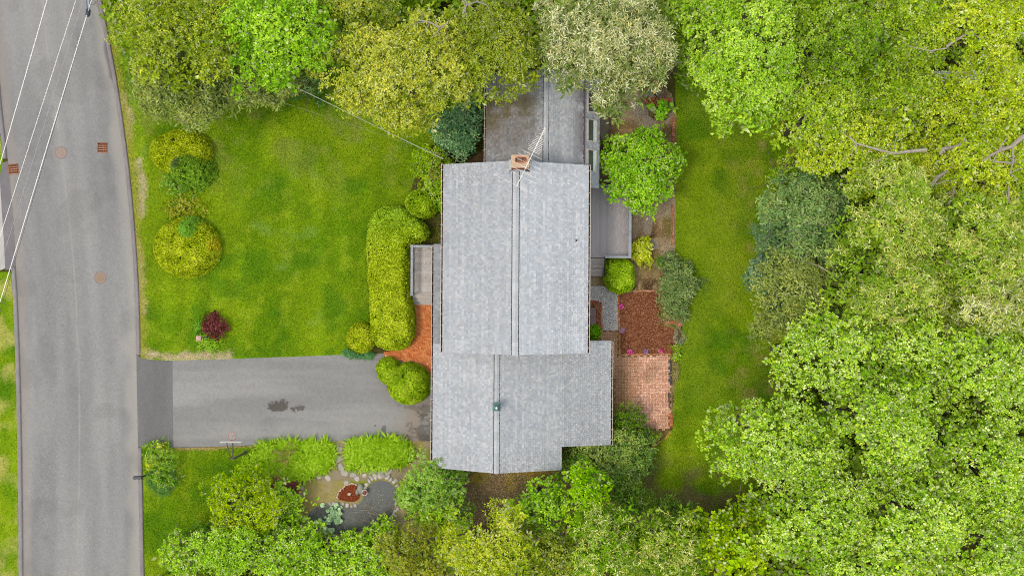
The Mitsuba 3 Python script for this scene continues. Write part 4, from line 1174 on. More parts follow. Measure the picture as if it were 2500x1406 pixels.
put('bracket', m, 'matte', k)

# cellar doors
k = thing('cellar_door', 'purple brown sloping cellar doors against the rear wall', 'cellar door')
for y0, y1 in ((750.5, 773), (774, 791.5)):
    xa, xb, ya, yb = X(1430, 0.4), X(1454.5, 0.4), Y(y1, 0.4), Y(y0, 0.4)
    m = MB().add([[xa, ya, 0.75], [xb, ya, 0.34], [xb, yb, 0.34], [xa, yb, 0.75], [xa, ya, 0.70], [xb, ya, 0.29], [xb, yb, 0.29], [xa, yb, 0.70]], [[0, 1, 2, 3], [7, 6, 5, 4], [0, 4, 5, 1], [1, 5, 6, 2], [2, 6, 7, 3], [3, 7, 4, 0]], col(118, 98, 104))
    put('leaf_panel', m.xf(HR), 'satin', k)
m = MB().box([X(1430, 0.3), Y(792, 0.3), 0], [X(1455.5, 0.3), Y(750, 0.3), 0.285], col(150, 128, 104))
put('curb', m.xf(HR), 'matte', k)

# brick and paver piles by the white flowered tree
def pile(name, label, cat, items, size, palette, seed, part):
    rng = RS(seed)
    k = thing(name, label, cat)
    for x, y, z, ang in items:
        c = W(x, y)
        L, Wd, h = size
        put(part, MB().box([c[0] - L / 2, c[1] - Wd / 2, z], [c[0] + L / 2, c[1] + Wd / 2, z + h], mixc(palette[0], palette[1], rng.uniform()) * rng.uniform(0.85, 1.1), rot=ang + rng.normal(0, 0.08)), 'matte', k)
pile('paver_pile', 'heap of grey concrete pavers behind the red bricks', 'paver pile', [(1591, 221, 0.03, 0.75), (1604, 229, 0.03, -0.75), (1599, 225, 0.13, -0.75), (1579, 232, 0.03, 0.75), (1592, 237, 0.11, -0.7), (1607, 226, 0.14, -0.72)],
     (0.40, 0.24, 0.09), [col(134, 136, 124), col(168, 164, 154)], 91, 'paver')
its = []
rng = RS(92)
for i in range(34):
    its.append((rng.uniform(1583, 1612), rng.uniform(240, 266), rng.choice([0.03, 0.09, 0.15]), rng.choice([0.7, -0.85])))
its = [(x, y, z, a) for x, y, z, a in its if (x - 1597) * 0.7 - (y - 252) < 14]
its += [(1574, 246, 0.03, -0.8), (1578, 250, 0.09, -0.8), (1586, 238, 0.12, -0.8), (1592, 243, 0.15, -0.8)]
pile('brick_pile', 'heap of loose red bricks beside the grey pavers', 'brick pile', its, (0.2, 0.1, 0.06), [col(158, 84, 60), col(206, 134, 104)], 93, 'brick')
pile('brick_row', 'short row of red bricks between the heap and the broad leaved plant', 'bricks', [(1612 + i * 3.4, 244 + (i % 2) * 2, 0.03 + 0.05 * (i % 3 == 0), 1.4) for i in range(8)], (0.2, 0.1, 0.07), [col(170, 94, 70), col(196, 124, 100)], 94, 'brick')

# shed roof glimpsed in the woods
k = thing('shed', 'small grey shed roof glimpsed between the trees at the upper right', 'shed')
zs = 2.4
a, b = W(2270, 202, zs), W(2392, 176, zs)
m = MB()
for i in range(9):
    xa = a[0] + (b[0] - a[0]) * i / 9; xb = a[0] + (b[0] - a[0]) * (i + 1) / 9 - 0.01
    m.add([[xa, a[1], zs], [xb, a[1], zs], [xb, b[1], zs + 0.25], [xa, b[1], zs + 0.25], [xa, a[1], zs - 0.04], [xb, a[1], zs - 0.04], [xb, b[1], zs + 0.21], [xa, b[1], zs + 0.21]], [[0, 1, 2, 3], [0, 4, 5, 1], [1, 5, 6, 2], [2, 6, 7, 3], [3, 7, 4, 0]], col(178, 188, 190) * (0.92 + 0.05 * (i % 3)))
put('roof', m, 'matte', k)
put('wall', MB().box([a[0] + 0.15, a[1] + 0.1, 0], [b[0] - 0.15, b[1] - 0.1, zs - 0.06], col(140, 140, 134)), 'matte', k)

# ------------------------------------------------------------------ pond things
k = thing('stone_border', 'ring of rounded grey stones along the rim of the garden pond', 'stone border')
rng = RS(95)
rim = [(838, 1229), (848, 1233), (859, 1235), (868, 1233), (806, 1228), (815, 1229), (824, 1227)] + [(892, 1190), (896, 1182), (902, 1174), (909, 1168), (918, 1165), (927, 1163), (936, 1163), (945, 1166), (954, 1170), (962, 1176), (970, 1184), (976, 1192), (980, 1203), (905, 1163), (915, 1159), (934, 1158), (950, 1161), (968, 1172)] + [(966, 1246), (962, 1254), (956, 1262), (949, 1269), (942, 1276), (935, 1281), (972, 1240), (966, 1258), (958, 1268)]
for x, y in rim:
    big = 1.0 if y < 1200 else 0.9
    put('stone', rock(rng, W(x, y) + [0, 0, 0.05], rng.uniform(0.12, 0.2) * big, rng.uniform(0.1, 0.16) * big, rng.uniform(0.08, 0.13), col(168, 165, 160, 1.4)), 'matte', k, True)
for x, y, r, lab in ((881, 1192, 0.34, 'large greenish grey boulder between the mulch ring and the pond'), (873, 1199, 0.22, 'smaller grey boulder beside the mulch ring')):
    key = put('boulder', rock(rng, W(x, y) + [0, 0, 0.1], r * 0.62, r, 0.2, col(150, 158, 148)), 'matte', None, True)
    labels[key] = {'label': lab, 'category': 'boulder'}
ring_poly = Polygon(WP([(827, 1216), (829, 1206), (835, 1197), (845, 1188), (858, 1183), (868, 1185), (875, 1192), (878, 1202), (876, 1215), (866, 1222), (850, 1222), (836, 1219)])).buffer(0.05)
key = sheet('mulch_ring', ring_poly, 0.046, lambda x, y: mixc(col(120, 60, 38), col(140, 76, 50), fb(x, y, 2, 3, 2)), 0.15)
chips(ring_poly, 0.046, 1500, 96, 0.05, [col(110, 50, 32), col(156, 78, 52), col(192, 116, 84)], 'bark_chip', key, 0.25, 3.5)
k = thing('white_stone_edging', 'curved row of small whitish stones round the mulch ring', 'stone edging')
ls = LineString(WP([(824, 1215), (826, 1204), (832, 1195), (842, 1186), (852, 1180), (862, 1178), (870, 1183), (876, 1188)]))
n = int(ls.length / 0.11)
for i in range(n):
    c = ls.interpolate(i * 0.11).coords[0]
    put('stone', rock(rng, np.array([c[0] + rng.normal(0, 0.02), c[1] + rng.normal(0, 0.02), 0.08]), 0.075, 0.055, 0.05, col(222, 204, 182)), 'matte', k, True)
k = put('stone_block', slab(rng, 853, 1205, 5.5, 4, 0.05, 0.09, col(206, 186, 168)), 'matte')
labels[k] = {'label': 'pale block of stone in the middle of the mulch ring', 'category': 'stone'}
k = thing('flower_pot', 'round white pot of pink flowers standing at the pond edge', 'flower pot')
c = W(890, 1202, 0.4)
m = MB()
th = np.arange(24) / 24 * 2 * np.pi
rings = [(0.10, 0.02), (0.15, 0.25), (0.185, 0.42), (0.185, 0.45), (0.15, 0.45), (0.145, 0.38)]
v = np.vstack([np.column_stack([c[0] + r * np.cos(th), c[1] + r * np.sin(th), np.full(24, z)]) for r, z in rings])
f = []
for q in range(5):
    for i in range(24):
        j = (i + 1) % 24
        f += [[q * 24 + i, q * 24 + j, q * 24 + 24 + j], [q * 24 + i, q * 24 + 24 + j, q * 24 + 24 + i]]
put('pot', m.add(v, f, col(240, 238, 236)), 'satin', k)
put('soil', disc(MB(), c, 0, 0.147, 0.30, 0.385, col(96, 70, 56)), 'matte', k)
POT = k

# water lilies: round pads, some lifted out of the water
def pads(name, label, items, z, color, seed, lift=0.0):
    rng = RS(seed)
    k = thing(name, label, 'water lily')
    for x, y, r in items:
        c = W(x, y)
        n = 14
        th = np.linspace(0.25, 2 * np.pi - 0.25, n) + rng.uniform(0, 6.28)
        rr = r / GROUND_PX
        tilt = rng.normal(0, 0.25, 2) * (1 if lift else 0.1)
        zz = z + rng.uniform(0, 1) * lift
        v = np.vstack([[[c[0], c[1], zz - 0.01]], np.column_stack([c[0] + rr * np.cos(th), c[1] + rr * np.sin(th), zz + rr * (np.cos(th) * tilt[0] + np.sin(th) * tilt[1]) + 0.01 * np.sin(3 * th)])])
        put('pad', MB().add(v, [[0, i, i + 1] for i in range(1, n)], np.asarray(color) * rng.uniform(0.78, 1.2)), 'matte', k)
pads('water_lily', 'loose group of flat round lily pads at the lower left of the pond', [(764, 1277, 5), (772, 1273, 5.5), (781, 1268, 5), (788, 1274, 5), (775, 1282, 5), (791, 1289, 6), (786, 1283, 4), (763, 1286, 4.5), (794, 1280, 4)], 0.02, col(150, 186, 140, 1.5), 101)
rng = RS(102)
its = [(818 + rng.normal(0, 10), 1258 + rng.normal(0, 11), rng.uniform(3.5, 6)) for _ in range(46)]
its += [(800 + rng.normal(0, 10), 1296 + rng.normal(0, 5), rng.uniform(4, 6.5)) for _ in range(16)]
pads('water_lily', 'dense raised clump of pale green lily leaves at the pond middle', its, 0.05, col(152, 186, 140, 1.6), 103, 0.3)
its = [(916 + rng.normal(0, 20), 1212 + rng.normal(0, 17), rng.uniform(0.9, 1.7)) for _ in range(70)]
its = [q for q in its if pond_poly.buffer(-0.1).contains(Point(W(q[0], q[1])[:2]))]
pads('water_lily', 'many tiny pale lily pads scattered over the right end of the pond', its, 0.02, col(156, 164, 146), 104)
k = thing('pond_reeds', 'dry straw coloured reed stalks lying over the pond water', 'reeds')
m = MB()
for i in range(60):
    c = W(rng.normal(905, 30), rng.normal(1256, 13), 0.05)
    th = rng.choice([-0.9, -0.6, 0.4]) + rng.normal(0, 0.35); L = rng.uniform(0.3, 1.0)
    m.tube([c, c + np.array([math.cos(th), -math.sin(th), rng.uniform(0.02, 0.3)]) * L], 0.009, mixc(col(150, 140, 120), col(196, 186, 164), rng.uniform()), 3)
put('stalk', m, 'matte', k, kind='stuff')

# ------------------------------------------------------------------ foliage
def nrm(a):
    return a / (np.linalg.norm(a, axis=-1, keepdims=True) + 1e-12)

def leaves_mesh(mb, P, D, S, L, Wd, fold, C):
    """Folded diamond leaves: two triangles each, raised on both sides of the midrib."""
    n = len(P)
    U = np.cross(D, S)
    L, Wd = np.broadcast_to(L, (n,))[:, None], np.broadcast_to(Wd, (n,))[:, None]
    a = P + D * L * 0.5 + S * Wd * 0.5 + U * Wd * fold
    b = P + D * L * 0.5 - S * Wd * 0.5 + U * Wd * fold
    V = np.stack([P, a, b, P + D * L], 1).reshape(-1, 3)
    F = (np.arange(n)[:, None, None] * 4 + np.array([[0, 3, 1], [0, 2, 3]])).reshape(-1, 3)
    mb.add(V, F, np.repeat(C, 4, axis=0))

def sprays(mb, rng, P, A, tone, sp, size=None):
    """At every point P a spray of m leaves spread round the axis A."""
    n, m = len(P), sp['m']
    A = nrm(A)
    ref = np.where(np.abs(A[:, 2:]) < 0.9, [[0, 0, 1.0]], [[1.0, 0, 0]])
    t1 = nrm(np.cross(A, ref)); t2 = np.cross(A, t1)
    th = rng.uniform(0, 6.283, (n, 1)) + np.arange(m) / m * 6.283 + rng.normal(0, 0.35, (n, m))
    ph = rng.normal(sp.get('tilt', 0.25), sp.get('dtilt', 0.35), (n, m))
    ct, st, cp, s_ = np.cos(th)[..., None], np.sin(th)[..., None], np.cos(ph)[..., None], np.sin(ph)[..., None]
    D = cp * (ct * t1[:, None] + st * t2[:, None]) + s_ * A[:, None]
    S = -st * t1[:, None] + ct * t2[:, None]
    S = nrm(S + rng.normal(0, sp.get('roll', 0.35), (n, m, 1)) * np.cross(D, S))
    sz = np.ones(n) if size is None else size
    base = P[:, None] + (D * (sp['L'] * sp.get('gap', 0.12)) + rng.normal(0, sp['L'] * sp.get('scatter', 0.25), (n, m, 3))) * sz[:, None, None]
    t = np.clip(tone[:, None] + rng.normal(0, sp.get('dtone', 0.16), (n, m)), 0, 1)
    p0, p1, p2 = (np.asarray(q) for q in sp['pal'])
    C = mixc(mixc(p0, p1, t * 2), p2, t * 2 - 1) * rng.uniform(0.78, 1.25, (n, m, 1))
    var = sp.get('var', 1.0)
    u = rng.uniform(0, 1, (n, m)) + rng.normal(0, 0.12, (n, 1))
    pale = C.max(-1, keepdims=True) * [0.98, 1.06, 0.62]
    C = np.where((u > 1 - 0.13 * var)[..., None], mixc(C, pale, np.full((n, m), 0.75)), C)
    C = np.where((u < 0.22 * var)[..., None], C * [1.16, 1.0, 0.7], C)
    L = sp['L'] * rng.uniform(0.7, 1.25, (n, m)) * sz[:, None]
    leaves_mesh(mb, base.reshape(-1, 3), D.reshape(-1, 3), S.reshape(-1, 3), L.ravel(), (L * sp['W'] / sp['L']).ravel(), sp.get('fold', 0.25), C.reshape(-1, 3))
    if 'acc' in sp:
        q = sp['acc']
        sel = (rng.uniform(0, 1, n) < q['p'] * np.clip(0.3 + tone * 1.4, 0, 2)) & (sz == 1)
        if sel.any():
            sprays(mb, rng, P[sel] + [0, 0, q.get('up', 0.08)], A[sel] + rng.normal(0, 0.3, (sel.sum(), 3)), rng.uniform(0, 1, sel.sum()), {k: v for k, v in {**sp, **q}.items() if k != 'acc'})

def tree_crown(rng, c, rx, ry, zc, rz, sp, wob=0.2):
    """Spray points of a crown: boughs on a dome of uneven outline, sprays on each bough's upper side."""
    area = math.pi * rx * ry
    br = sp['bough']
    nb = max(5, int(area / (br * br) * sp.get('bd', 0.95)))
    i = np.arange(nb)
    rho = np.sqrt((i + 0.5) / nb); th = i * 2.39996 + rng.uniform(0, 6.28)
    rho = np.clip(rho + rng.normal(0, 0.07, nb), 0, 1.02); th = th + rng.normal(0, 0.25, nb)
    k = [(q, rng.uniform(0, 6.28), wob / (0.6 + 0.4 * q)) for q in (2, 3, 4, 5, 7)]
    out = 1 + sum(a * np.sin(q * th + o) for q, o, a in k)
    bx, by = c[0] + rx * rho * out * np.cos(th), c[1] + ry * rho * out * np.sin(th)
    bz = zc + rz * np.sqrt(np.clip(1 - rho ** 2, 0, 1)) + rng.normal(0, sp.get('dz', 0.35), nb) * br
    B = np.column_stack([bx, by, bz]); R = br * rng.uniform(0.65, 1.25, nb)
    tb = np.clip(rng.normal(0.5, sp.get('btone', 0.16), nb), 0, 1)
    # a sparser layer of lower boughs fills the gaps from below
    nl = int(nb * 0.6)
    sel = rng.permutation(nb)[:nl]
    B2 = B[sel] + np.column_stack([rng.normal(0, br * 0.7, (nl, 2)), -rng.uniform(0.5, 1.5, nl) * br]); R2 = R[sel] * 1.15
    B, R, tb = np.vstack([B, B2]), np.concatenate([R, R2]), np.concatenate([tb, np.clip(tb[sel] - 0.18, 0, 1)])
    la = sp['m'] * 0.5 * sp['L'] * sp['W']
    big = sp.get('inner', 1.9)
    n1, n2 = int(area * sp['lai'] * 0.8 / la), int(area * sp['lai'] * 0.75 / (la * big * big))
    ns = n1 + n2
    w1, w2 = R[:nb] ** 2, R[nb:] ** 2
    idx = np.concatenate([rng.choice(nb, n1, p=w1 / w1.sum()), nb + rng.choice(nl, n2, p=w2 / w2.sum())])
    size = np.concatenate([np.ones(n1), np.full(n2, big)])
    d = rng.normal(0, 1, (ns, 3)); d[:, 2] = np.abs(d[:, 2]) * 1.1 - 0.35; d = nrm(d)
    r = R[idx] * (0.35 + 0.65 * rng.uniform(0, 1, ns) ** 0.45)
    P = B[idx] + d * r[:, None] * [1.08, 1.08, sp.get('flat', 0.62)]
    outv = np.column_stack([P[:, 0] - c[0], P[:, 1] - c[1], np.zeros(ns)]) / max(rx, ry)
    A = d * 0.55 + outv * 0.35 + np.array([0, 0, sp.get('upb', 0.9)]) + rng.normal(0, 0.2, (ns, 3))
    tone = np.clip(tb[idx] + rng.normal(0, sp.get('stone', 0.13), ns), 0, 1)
    return P, A, tone, B[:nb], size

def trunk_mesh(rng, c, zb, B, r0, color, nl=9, lean=(0, 0)):
    mb = MB()
    top = np.array([c[0], c[1], zb])
    foot = np.array([c[0] + lean[0], c[1] + lean[1], 0.0])
    t = np.linspace(0, 1, 6)[:, None]
    p = foot * (1 - t) + top * t + np.column_stack([0.12 * np.sin(t[:, 0] * 5 + rng.uniform(0, 6)), 0.12 * np.cos(t[:, 0] * 4 + rng.uniform(0, 6)), np.zeros(6)]) * np.minimum(1, t * 4)
    mb.tube(p, np.linspace(r0, r0 * 0.55, 6) * np.array([1.35, 1, 1, 1, 1, 1]), color, 8)
    for i in rng.permutation(len(B))[:nl]:
        s = p[rng.randint(3, 6)]
        e = B[i] + [0, 0, 0.05]
        mid = s * 0.5 + e * 0.5 + rng.normal(0, 0.25, 3)
        u = np.linspace(0, 1, 6)[:, None]
        q = s * (1 - u) ** 2 + 2 * mid * u * (1 - u) + e * u ** 2
        mb.tube(q, np.linspace(r0 * 0.42, 0.025, 6), np.asarray(color) * rng.uniform(0.85, 1.2), 5)
        for h in range(2):
            w = q[3 + h]; e2 = w + np.array([*rng.normal(0, 0.7, 2), rng.uniform(0.2, 0.8)])
            mb.tube([w, (w + e2) / 2 + rng.normal(0, 0.08, 3), e2], [0.04, 0.025, 0.012], np.asarray(color) * 1.1, 4)
    return mb

BARK = col(112, 104, 94)
K = 2.0
def pal(a, b, c, k=K): return [col(*a, k), col(*b, k), col(*c, k)]
SPC = {
 'maple': dict(L=0.14, W=0.105, m=6, lai=3.3, bough=0.75, tilt=0.1, fold=0.16, pal=pal((86, 134, 22), (126, 174, 34), (164, 202, 60)), var=0.6),
 'lime': dict(L=0.13, W=0.085, m=6, lai=3.3, bough=0.75, tilt=0.15, pal=pal((106, 150, 30), (148, 190, 52), (184, 212, 88)), var=0.6),
 'oak': dict(L=0.155, W=0.068, m=7, lai=3.1, bough=0.7, tilt=0.3, pal=pal((124, 144, 36), (164, 178, 58), (198, 202, 96)), btone=0.18),
 'oak_dark': dict(L=0.15, W=0.068, m=7, lai=2.9, bough=0.7, tilt=0.3, pal=pal((100, 126, 26), (134, 156, 44), (170, 180, 74))),
 'woods': dict(L=0.135, W=0.088, m=6, lai=2.9, bough=0.7, tilt=0.2, dz=0.5, pal=pal((98, 136, 24), (134, 170, 38), (172, 194, 66))),
 'woods_dark': dict(L=0.135, W=0.085, m=6, lai=2.9, bough=0.7, tilt=0.2, dz=0.55, pal=pal((80, 118, 24), (114, 154, 34), (154, 184, 58))),
 'woods_yellow': dict(L=0.135, W=0.088, m=6, lai=2.8, bough=0.7, tilt=0.2, dz=0.5, pal=pal((120, 154, 24), (158, 184, 40), (192, 206, 68))),
 'chestnut_pale': dict(L=0.2, W=0.065, m=8, lai=3.2, bough=0.7, tilt=0.2, dtilt=0.4, pal=pal((92, 118, 48), (136, 156, 84), (182, 192, 132), 1.8), var=0.4, acc=dict(p=0.55, L=0.26, W=0.045, m=9, tilt=0.2, up=0.10, pal=pal((176, 182, 122), (210, 214, 166), (234, 234, 204), 1.7))),
 'chestnut': dict(L=0.18, W=0.065, m=8, lai=3.1, bough=0.7, tilt=0.25, dtilt=0.4, pal=pal((98, 136, 30), (140, 174, 50), (180, 200, 88), 1.9), var=0.6, acc=dict(p=0.28, L=0.24, W=0.042, m=8, tilt=0.3, up=0.10, pal=pal((180, 192, 96), (208, 212, 128), (228, 228, 164), 1.75))),
 'aspen': dict(L=0.115, W=0.095, m=6, lai=3.0, var=1.6, bough=0.7, tilt=0.2, dtilt=0.6, roll=0.8, dz=0.4, pal=pal((104, 148, 30), (142, 184, 48), (182, 210, 88), 2.2), acc=dict(p=0.12, L=0.13, W=0.11, m=3, up=0.03, roll=0.8, dtilt=0.7, pal=pal((156, 192, 104), (190, 216, 140), (220, 234, 188)))),  # pale accent leaves put the white glints into the leaf colour
 'hemlock': dict(inner=1.25, L=0.26, W=0.075, m=8, lai=4.2, bough=0.65, flat=0.4, tilt=0.0, dtilt=0.22, upb=0.9, pal=pal((88, 110, 50), (128, 146, 72), (164, 176, 96), 2.1), var=0.5),
 'spruce': dict(inner=1.25, L=0.24, W=0.08, m=8, lai=4.0, bough=0.6, flat=0.45, tilt=0.1, dtilt=0.25, pal=pal((76, 112, 68), (112, 144, 84), (148, 174, 100), 2.1), var=0.5),
 'rhodo': dict(inner=1.25, L=0.20, W=0.075, m=8, lai=3.4, bough=0.5, flat=0.6, tilt=0.15, dtilt=0.25, fold=0.1, pal=pal((60, 102, 68), (100, 144, 98), (142, 176, 126), 2.1), var=0.3),
 'rhodo_mix': dict(inner=1.25, L=0.19, W=0.075, m=8, lai=3.4, bough=0.5, flat=0.6, tilt=0.15, dtilt=0.3, pal=pal((76, 116, 56), (124, 158, 70), (170, 186, 100), 2.1), var=0.6),
 'shrub': dict(L=0.12, W=0.075, m=6, lai=3.1, bough=0.5, tilt=0.2, pal=pal((100, 148, 24), (140, 186, 40), (174, 208, 70))),
 'viburnum': dict(L=0.135, W=0.08, m=7, lai=2.8, bough=0.55, tilt=0.2, pal=pal((84, 132, 36), (126, 172, 60), (162, 198, 94))),
 'yellow': dict(L=0.12, W=0.08, m=6, lai=4.5, bough=0.25, tilt=0.2, pal=pal((144, 162, 20), (184, 200, 44), (214, 220, 90)), var=0.3),
 'juniper': dict(inner=1.25, L=0.22, W=0.065, m=8, lai=4.2, bough=0.35, flat=0.4, tilt=0.2, dtilt=0.3, pal=pal((86, 114, 66), (120, 148, 86), (152, 174, 110), 2.0), var=0.4),
 'hosta': dict(L=0.36, W=0.28, m=6, lai=3.2, bough=0.3, flat=0.5, tilt=0.1, fold=0.1, scatter=0.1, pal=pal((92, 154, 20), (132, 190, 44), (164, 210, 74)), var=0.2),
 'barberry': dict(L=0.10, W=0.06, m=6, lai=4.5, bough=0.2, tilt=0.3, pal=pal((78, 38, 40), (116, 60, 62), (148, 88, 88)), var=0.0),
 'purple': dict(L=0.12, W=0.07, m=6, lai=3, bough=0.3, tilt=0.3, pal=pal((84, 44, 44), (128, 70, 76), (150, 96, 100)), var=0.0),
 'fern': dict(L=0.26, W=0.045, m=9, lai=1.8, bough=0.35, flat=0.4, tilt=0.25, pal=pal((58, 104, 44), (86, 144, 70), (124, 176, 98))),
 'twig': dict(L=0.10, W=0.05, m=5, lai=0.8, bough=0.4, tilt=0.2, pal=pal((110, 104, 60), (138, 132, 84), (160, 150, 110))),
}

def tree(name, sp, label, px, py, rx, ry, ztop, seed, rz=None, cat='tree', wob=0.2, nl=9, bark=BARK, r0=None, group=None, over=None):
    """A tree whose crown shows round pixel (px, py) with radii rx, ry in pixels; ztop its height in metres."""
    rng = RS(seed)
    S_ = {**SPC[sp], **(over or {})}
    rz = rz if rz is not None else max(0.6, min(2.6, ztop * 0.26))
    zc = ztop - rz
    c = W(px, py, zc + rz * 0.5)
    k = (CAM_H - zc) / FPX
    P, A, tone, B, size = tree_crown(rng, c, rx * k * 0.93, ry * k * 0.93, zc, rz, S_, wob)
    low = 0.15
    P[:, 2] = np.maximum(P[:, 2], low)
    key = thing(name, label, cat, group)
    mb = MB()
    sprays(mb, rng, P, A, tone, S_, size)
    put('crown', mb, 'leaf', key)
    put('trunk', trunk_mesh(rng, c, zc * 0.8, B, r0 or (0.05 + 0.018 * ztop), bark, nl), 'matte', key)
    return key

def bush(name, sp, label, px, py, rx, ry, h, seed, wob=0.14, cat='bush', group=None, over=None, rz=None, part='foliage'):
    rng = RS(seed)
    S_ = {**SPC[sp], **(over or {})}
    rz = rz if rz is not None else h * 0.6
    zc = h - rz
    c = W(px, py, zc + rz * 0.4)
    k = (CAM_H - zc) / FPX
    P, A, tone, B, size = tree_crown(rng, c, rx * k * 0.92, ry * k * 0.92, zc, rz, S_, wob)
    P[:, 2] = np.maximum(P[:, 2], 0.08)
    key = thing(name, label, cat, group)
    mb = MB(); sprays(mb, rng, P, A, tone, S_, size)
    put(part, mb, 'leaf', key)
    st = MB()
    for i in rng.permutation(len(B))[:7]:
        e = B[i]; s = np.array([c[0] + rng.normal(0, 0.1), c[1] + rng.normal(0, 0.1), 0])
        st.tube([s, (s + e) / 2 + rng.normal(0, 0.08, 3), e], [0.035, 0.025, 0.01], col(104, 88, 70), 4)
    put('stem', st, 'matte', key)
    return key

def clipped(name, label, poly, h, R, seed, pl_, dens=900, L=0.11, Wd=0.07, cat='bush', p=2.2, bump=0.07, holes=0.0, tint=None):
    """A clipped shrub over the polygon (world xy): height h, shoulders rounded over R."""
    rng = RS(seed)
    key = thing(name, label, cat)
    def top(x, y):
        d = shapely.distance(poly.exterior, shapely.points(x, y))
        u = 1 - np.clip(d / R, 0, 1)
        return h * np.clip(1 - u ** p, 0, 1) ** (1 / p)
    core = MB()
    for k in range(7):
        z0, z1 = h * k / 7.0 * 0.94, h * (k + 1) / 7.0 * 0.94
        ins = R * (1 - (1 - (z1 / h) ** p) ** (1 / p)) + 0.10
        g = poly.buffer(-ins)
        if not g.is_empty:
            core.prism(g, max(z0, 0.05), z1, col(46, 56, 14))
    put('core', core, 'matte', key)
    n = int(poly.area * dens * 1.25)
    xy = pts_in(poly, n, rng)
    z = top(xy[:, 0], xy[:, 1])
    e = 0.03
    gx = (top(xy[:, 0] + e, xy[:, 1]) - top(xy[:, 0] - e, xy[:, 1])) / (2 * e); gy = (top(xy[:, 0], xy[:, 1] + e) - top(xy[:, 0], xy[:, 1] - e)) / (2 * e)
    N = nrm(np.column_stack([-gx, -gy, np.ones(n)]))
    per = poly.exterior.length
    m = int(per * h * 0.75 * dens)
    s = rng.uniform(0, per, m)
    q = np.array([poly.exterior.interpolate(t).coords[0] for t in s]); q2 = np.array([poly.exterior.interpolate((t + 0.02) % per).coords[0] for t in s])
    tg = nrm(q2 - q); ccw = 1 if poly.exterior.is_ccw else -1
    N2 = np.column_stack([tg[:, 1] * ccw, -tg[:, 0] * ccw, np.full(m, 0.25)])
    zz = rng.uniform(0.05, h * 0.7, m)
    ins = R * (1 - (1 - (zz / h) ** p) ** (1 / p))
    q = q - N2[:, :2] * ins[:, None]
    P = np.vstack([np.column_stack([xy, z]), np.column_stack([q, zz])]); N = np.vstack([N, nrm(N2)])
    nz = meshkit.fbm(P * 2.2, 3, seed); nf = meshkit.noise(P * 7.0, seed)
    P = P + N * ((nz - 0.5) * bump * 2 + rng.uniform(-0.07, 0.02, len(P)))[:, None]
    keep = (nz * 0.55 + nf * 0.45) > holes
    P, N, nz, nf = P[keep], N[keep], nz[keep], nf[keep]
    n = len(P)
    D = nrm(np.cross(N, rng.normal(0, 1, (n, 3)))); D = nrm(D + N * rng.normal(0.45, 0.4, n)[:, None])
    S = nrm(np.cross(D, N) + rng.normal(0, 0.5, (n, 3))); S = nrm(S - D * (S * D).sum(1, keepdims=True))
    t = np.clip(0.5 + (nz - 0.5) * 1.1 + rng.normal(0, 0.22, n), 0, 1)
    C = mixc(mixc(pl_[0], pl_[1], t * 2), pl_[2], t * 2 - 1)
    if tint is not None:
        C = tint(P, C)
    C = C * rng.uniform(0.6, 1.4, (n, 1))
    mb = MB()
    leaves_mesh(mb, P - D * L * 0.4, D, S, L * rng.uniform(0.7, 1.3, n), Wd * rng.uniform(0.8, 1.2, n), 0.25, C)
    put('foliage', mb, 'leaf', key)
    return key

def spiky(name, label, poly, n, seed, L, pl_, cat='plant', kind=None, width=0.028, blades_n=14, z0=0.03, group=None, up=0.55):
    """Clumps of arching strap leaves over the polygon."""
    rng = RS(seed)
    c = pts_in(poly, n, rng)
    m = blades_n
    th = rng.uniform(0, 6.283, (n, m)); l = L * rng.uniform(0.6, 1.25, (n, m))
    d = np.stack([np.cos(th), np.sin(th)], -1); s = np.stack([-np.sin(th), np.cos(th)], -1)
    out = np.array([0.0, 0.28, 0.68, 1.0]); hh = np.array([0.0, up, up * 0.95, up * 0.62])
    ww = np.array([0.7, 1.0, 0.8, 0.08]) * width
    rows = []
    spread = rng.uniform(0.45, 1.1, (n, m))
    for o, h_, w_ in zip(out, hh, ww):
        p = c[:, None] + d * (l * o * spread)[..., None]
        z = z0 + l * h_ * (1.25 - 0.5 * spread)
        for sg in (-1, 1):
            rows.append(np.concatenate([p + s * (sg * w_ * 0.5), z[..., None]], -1))
    V = np.stack(rows, 2).reshape(-1, 3)
    f = []
    for k in range(3):
        f += [[2 * k, 2 * k + 1, 2 * k + 3], [2 * k, 2 * k + 3, 2 * k + 2]]
    F = (np.arange(n * m)[:, None, None] * 8 + np.array(f)).reshape(-1, 3)
    t = np.clip(rng.uniform(0, 1, (n, 1)) * 0.5 + rng.uniform(0, 1, (n, m)) * 0.5, 0, 1).ravel()
    C = mixc(mixc(pl_[0], pl_[1], t * 2), pl_[2], t * 2 - 1)
    mb = MB().add(V, F, np.repeat(C, 8, axis=0))
    if kind:
        key = put(name, mb, 'leaf', None, kind=kind)
        labels[key] = {'label': label, 'category': cat, 'kind': kind}
    else:
        key = thing(name, label, cat, group)
        put('leaf', mb, 'leaf', key, kind='stuff')
    return key

YEW = pal((106, 128, 10), (152, 172, 22), (192, 202, 58), 1.95)
YEW_G = pal((100, 138, 16), (142, 176, 26), (180, 202, 58), 2.0)
# clipped shrubs of the front
def px_poly(pts, z): return Polygon(WP(pts, z)).buffer(0)
def rounded(pts, z, r): return px_poly(pts, z).buffer(-r).buffer(2 * r).buffer(-r)

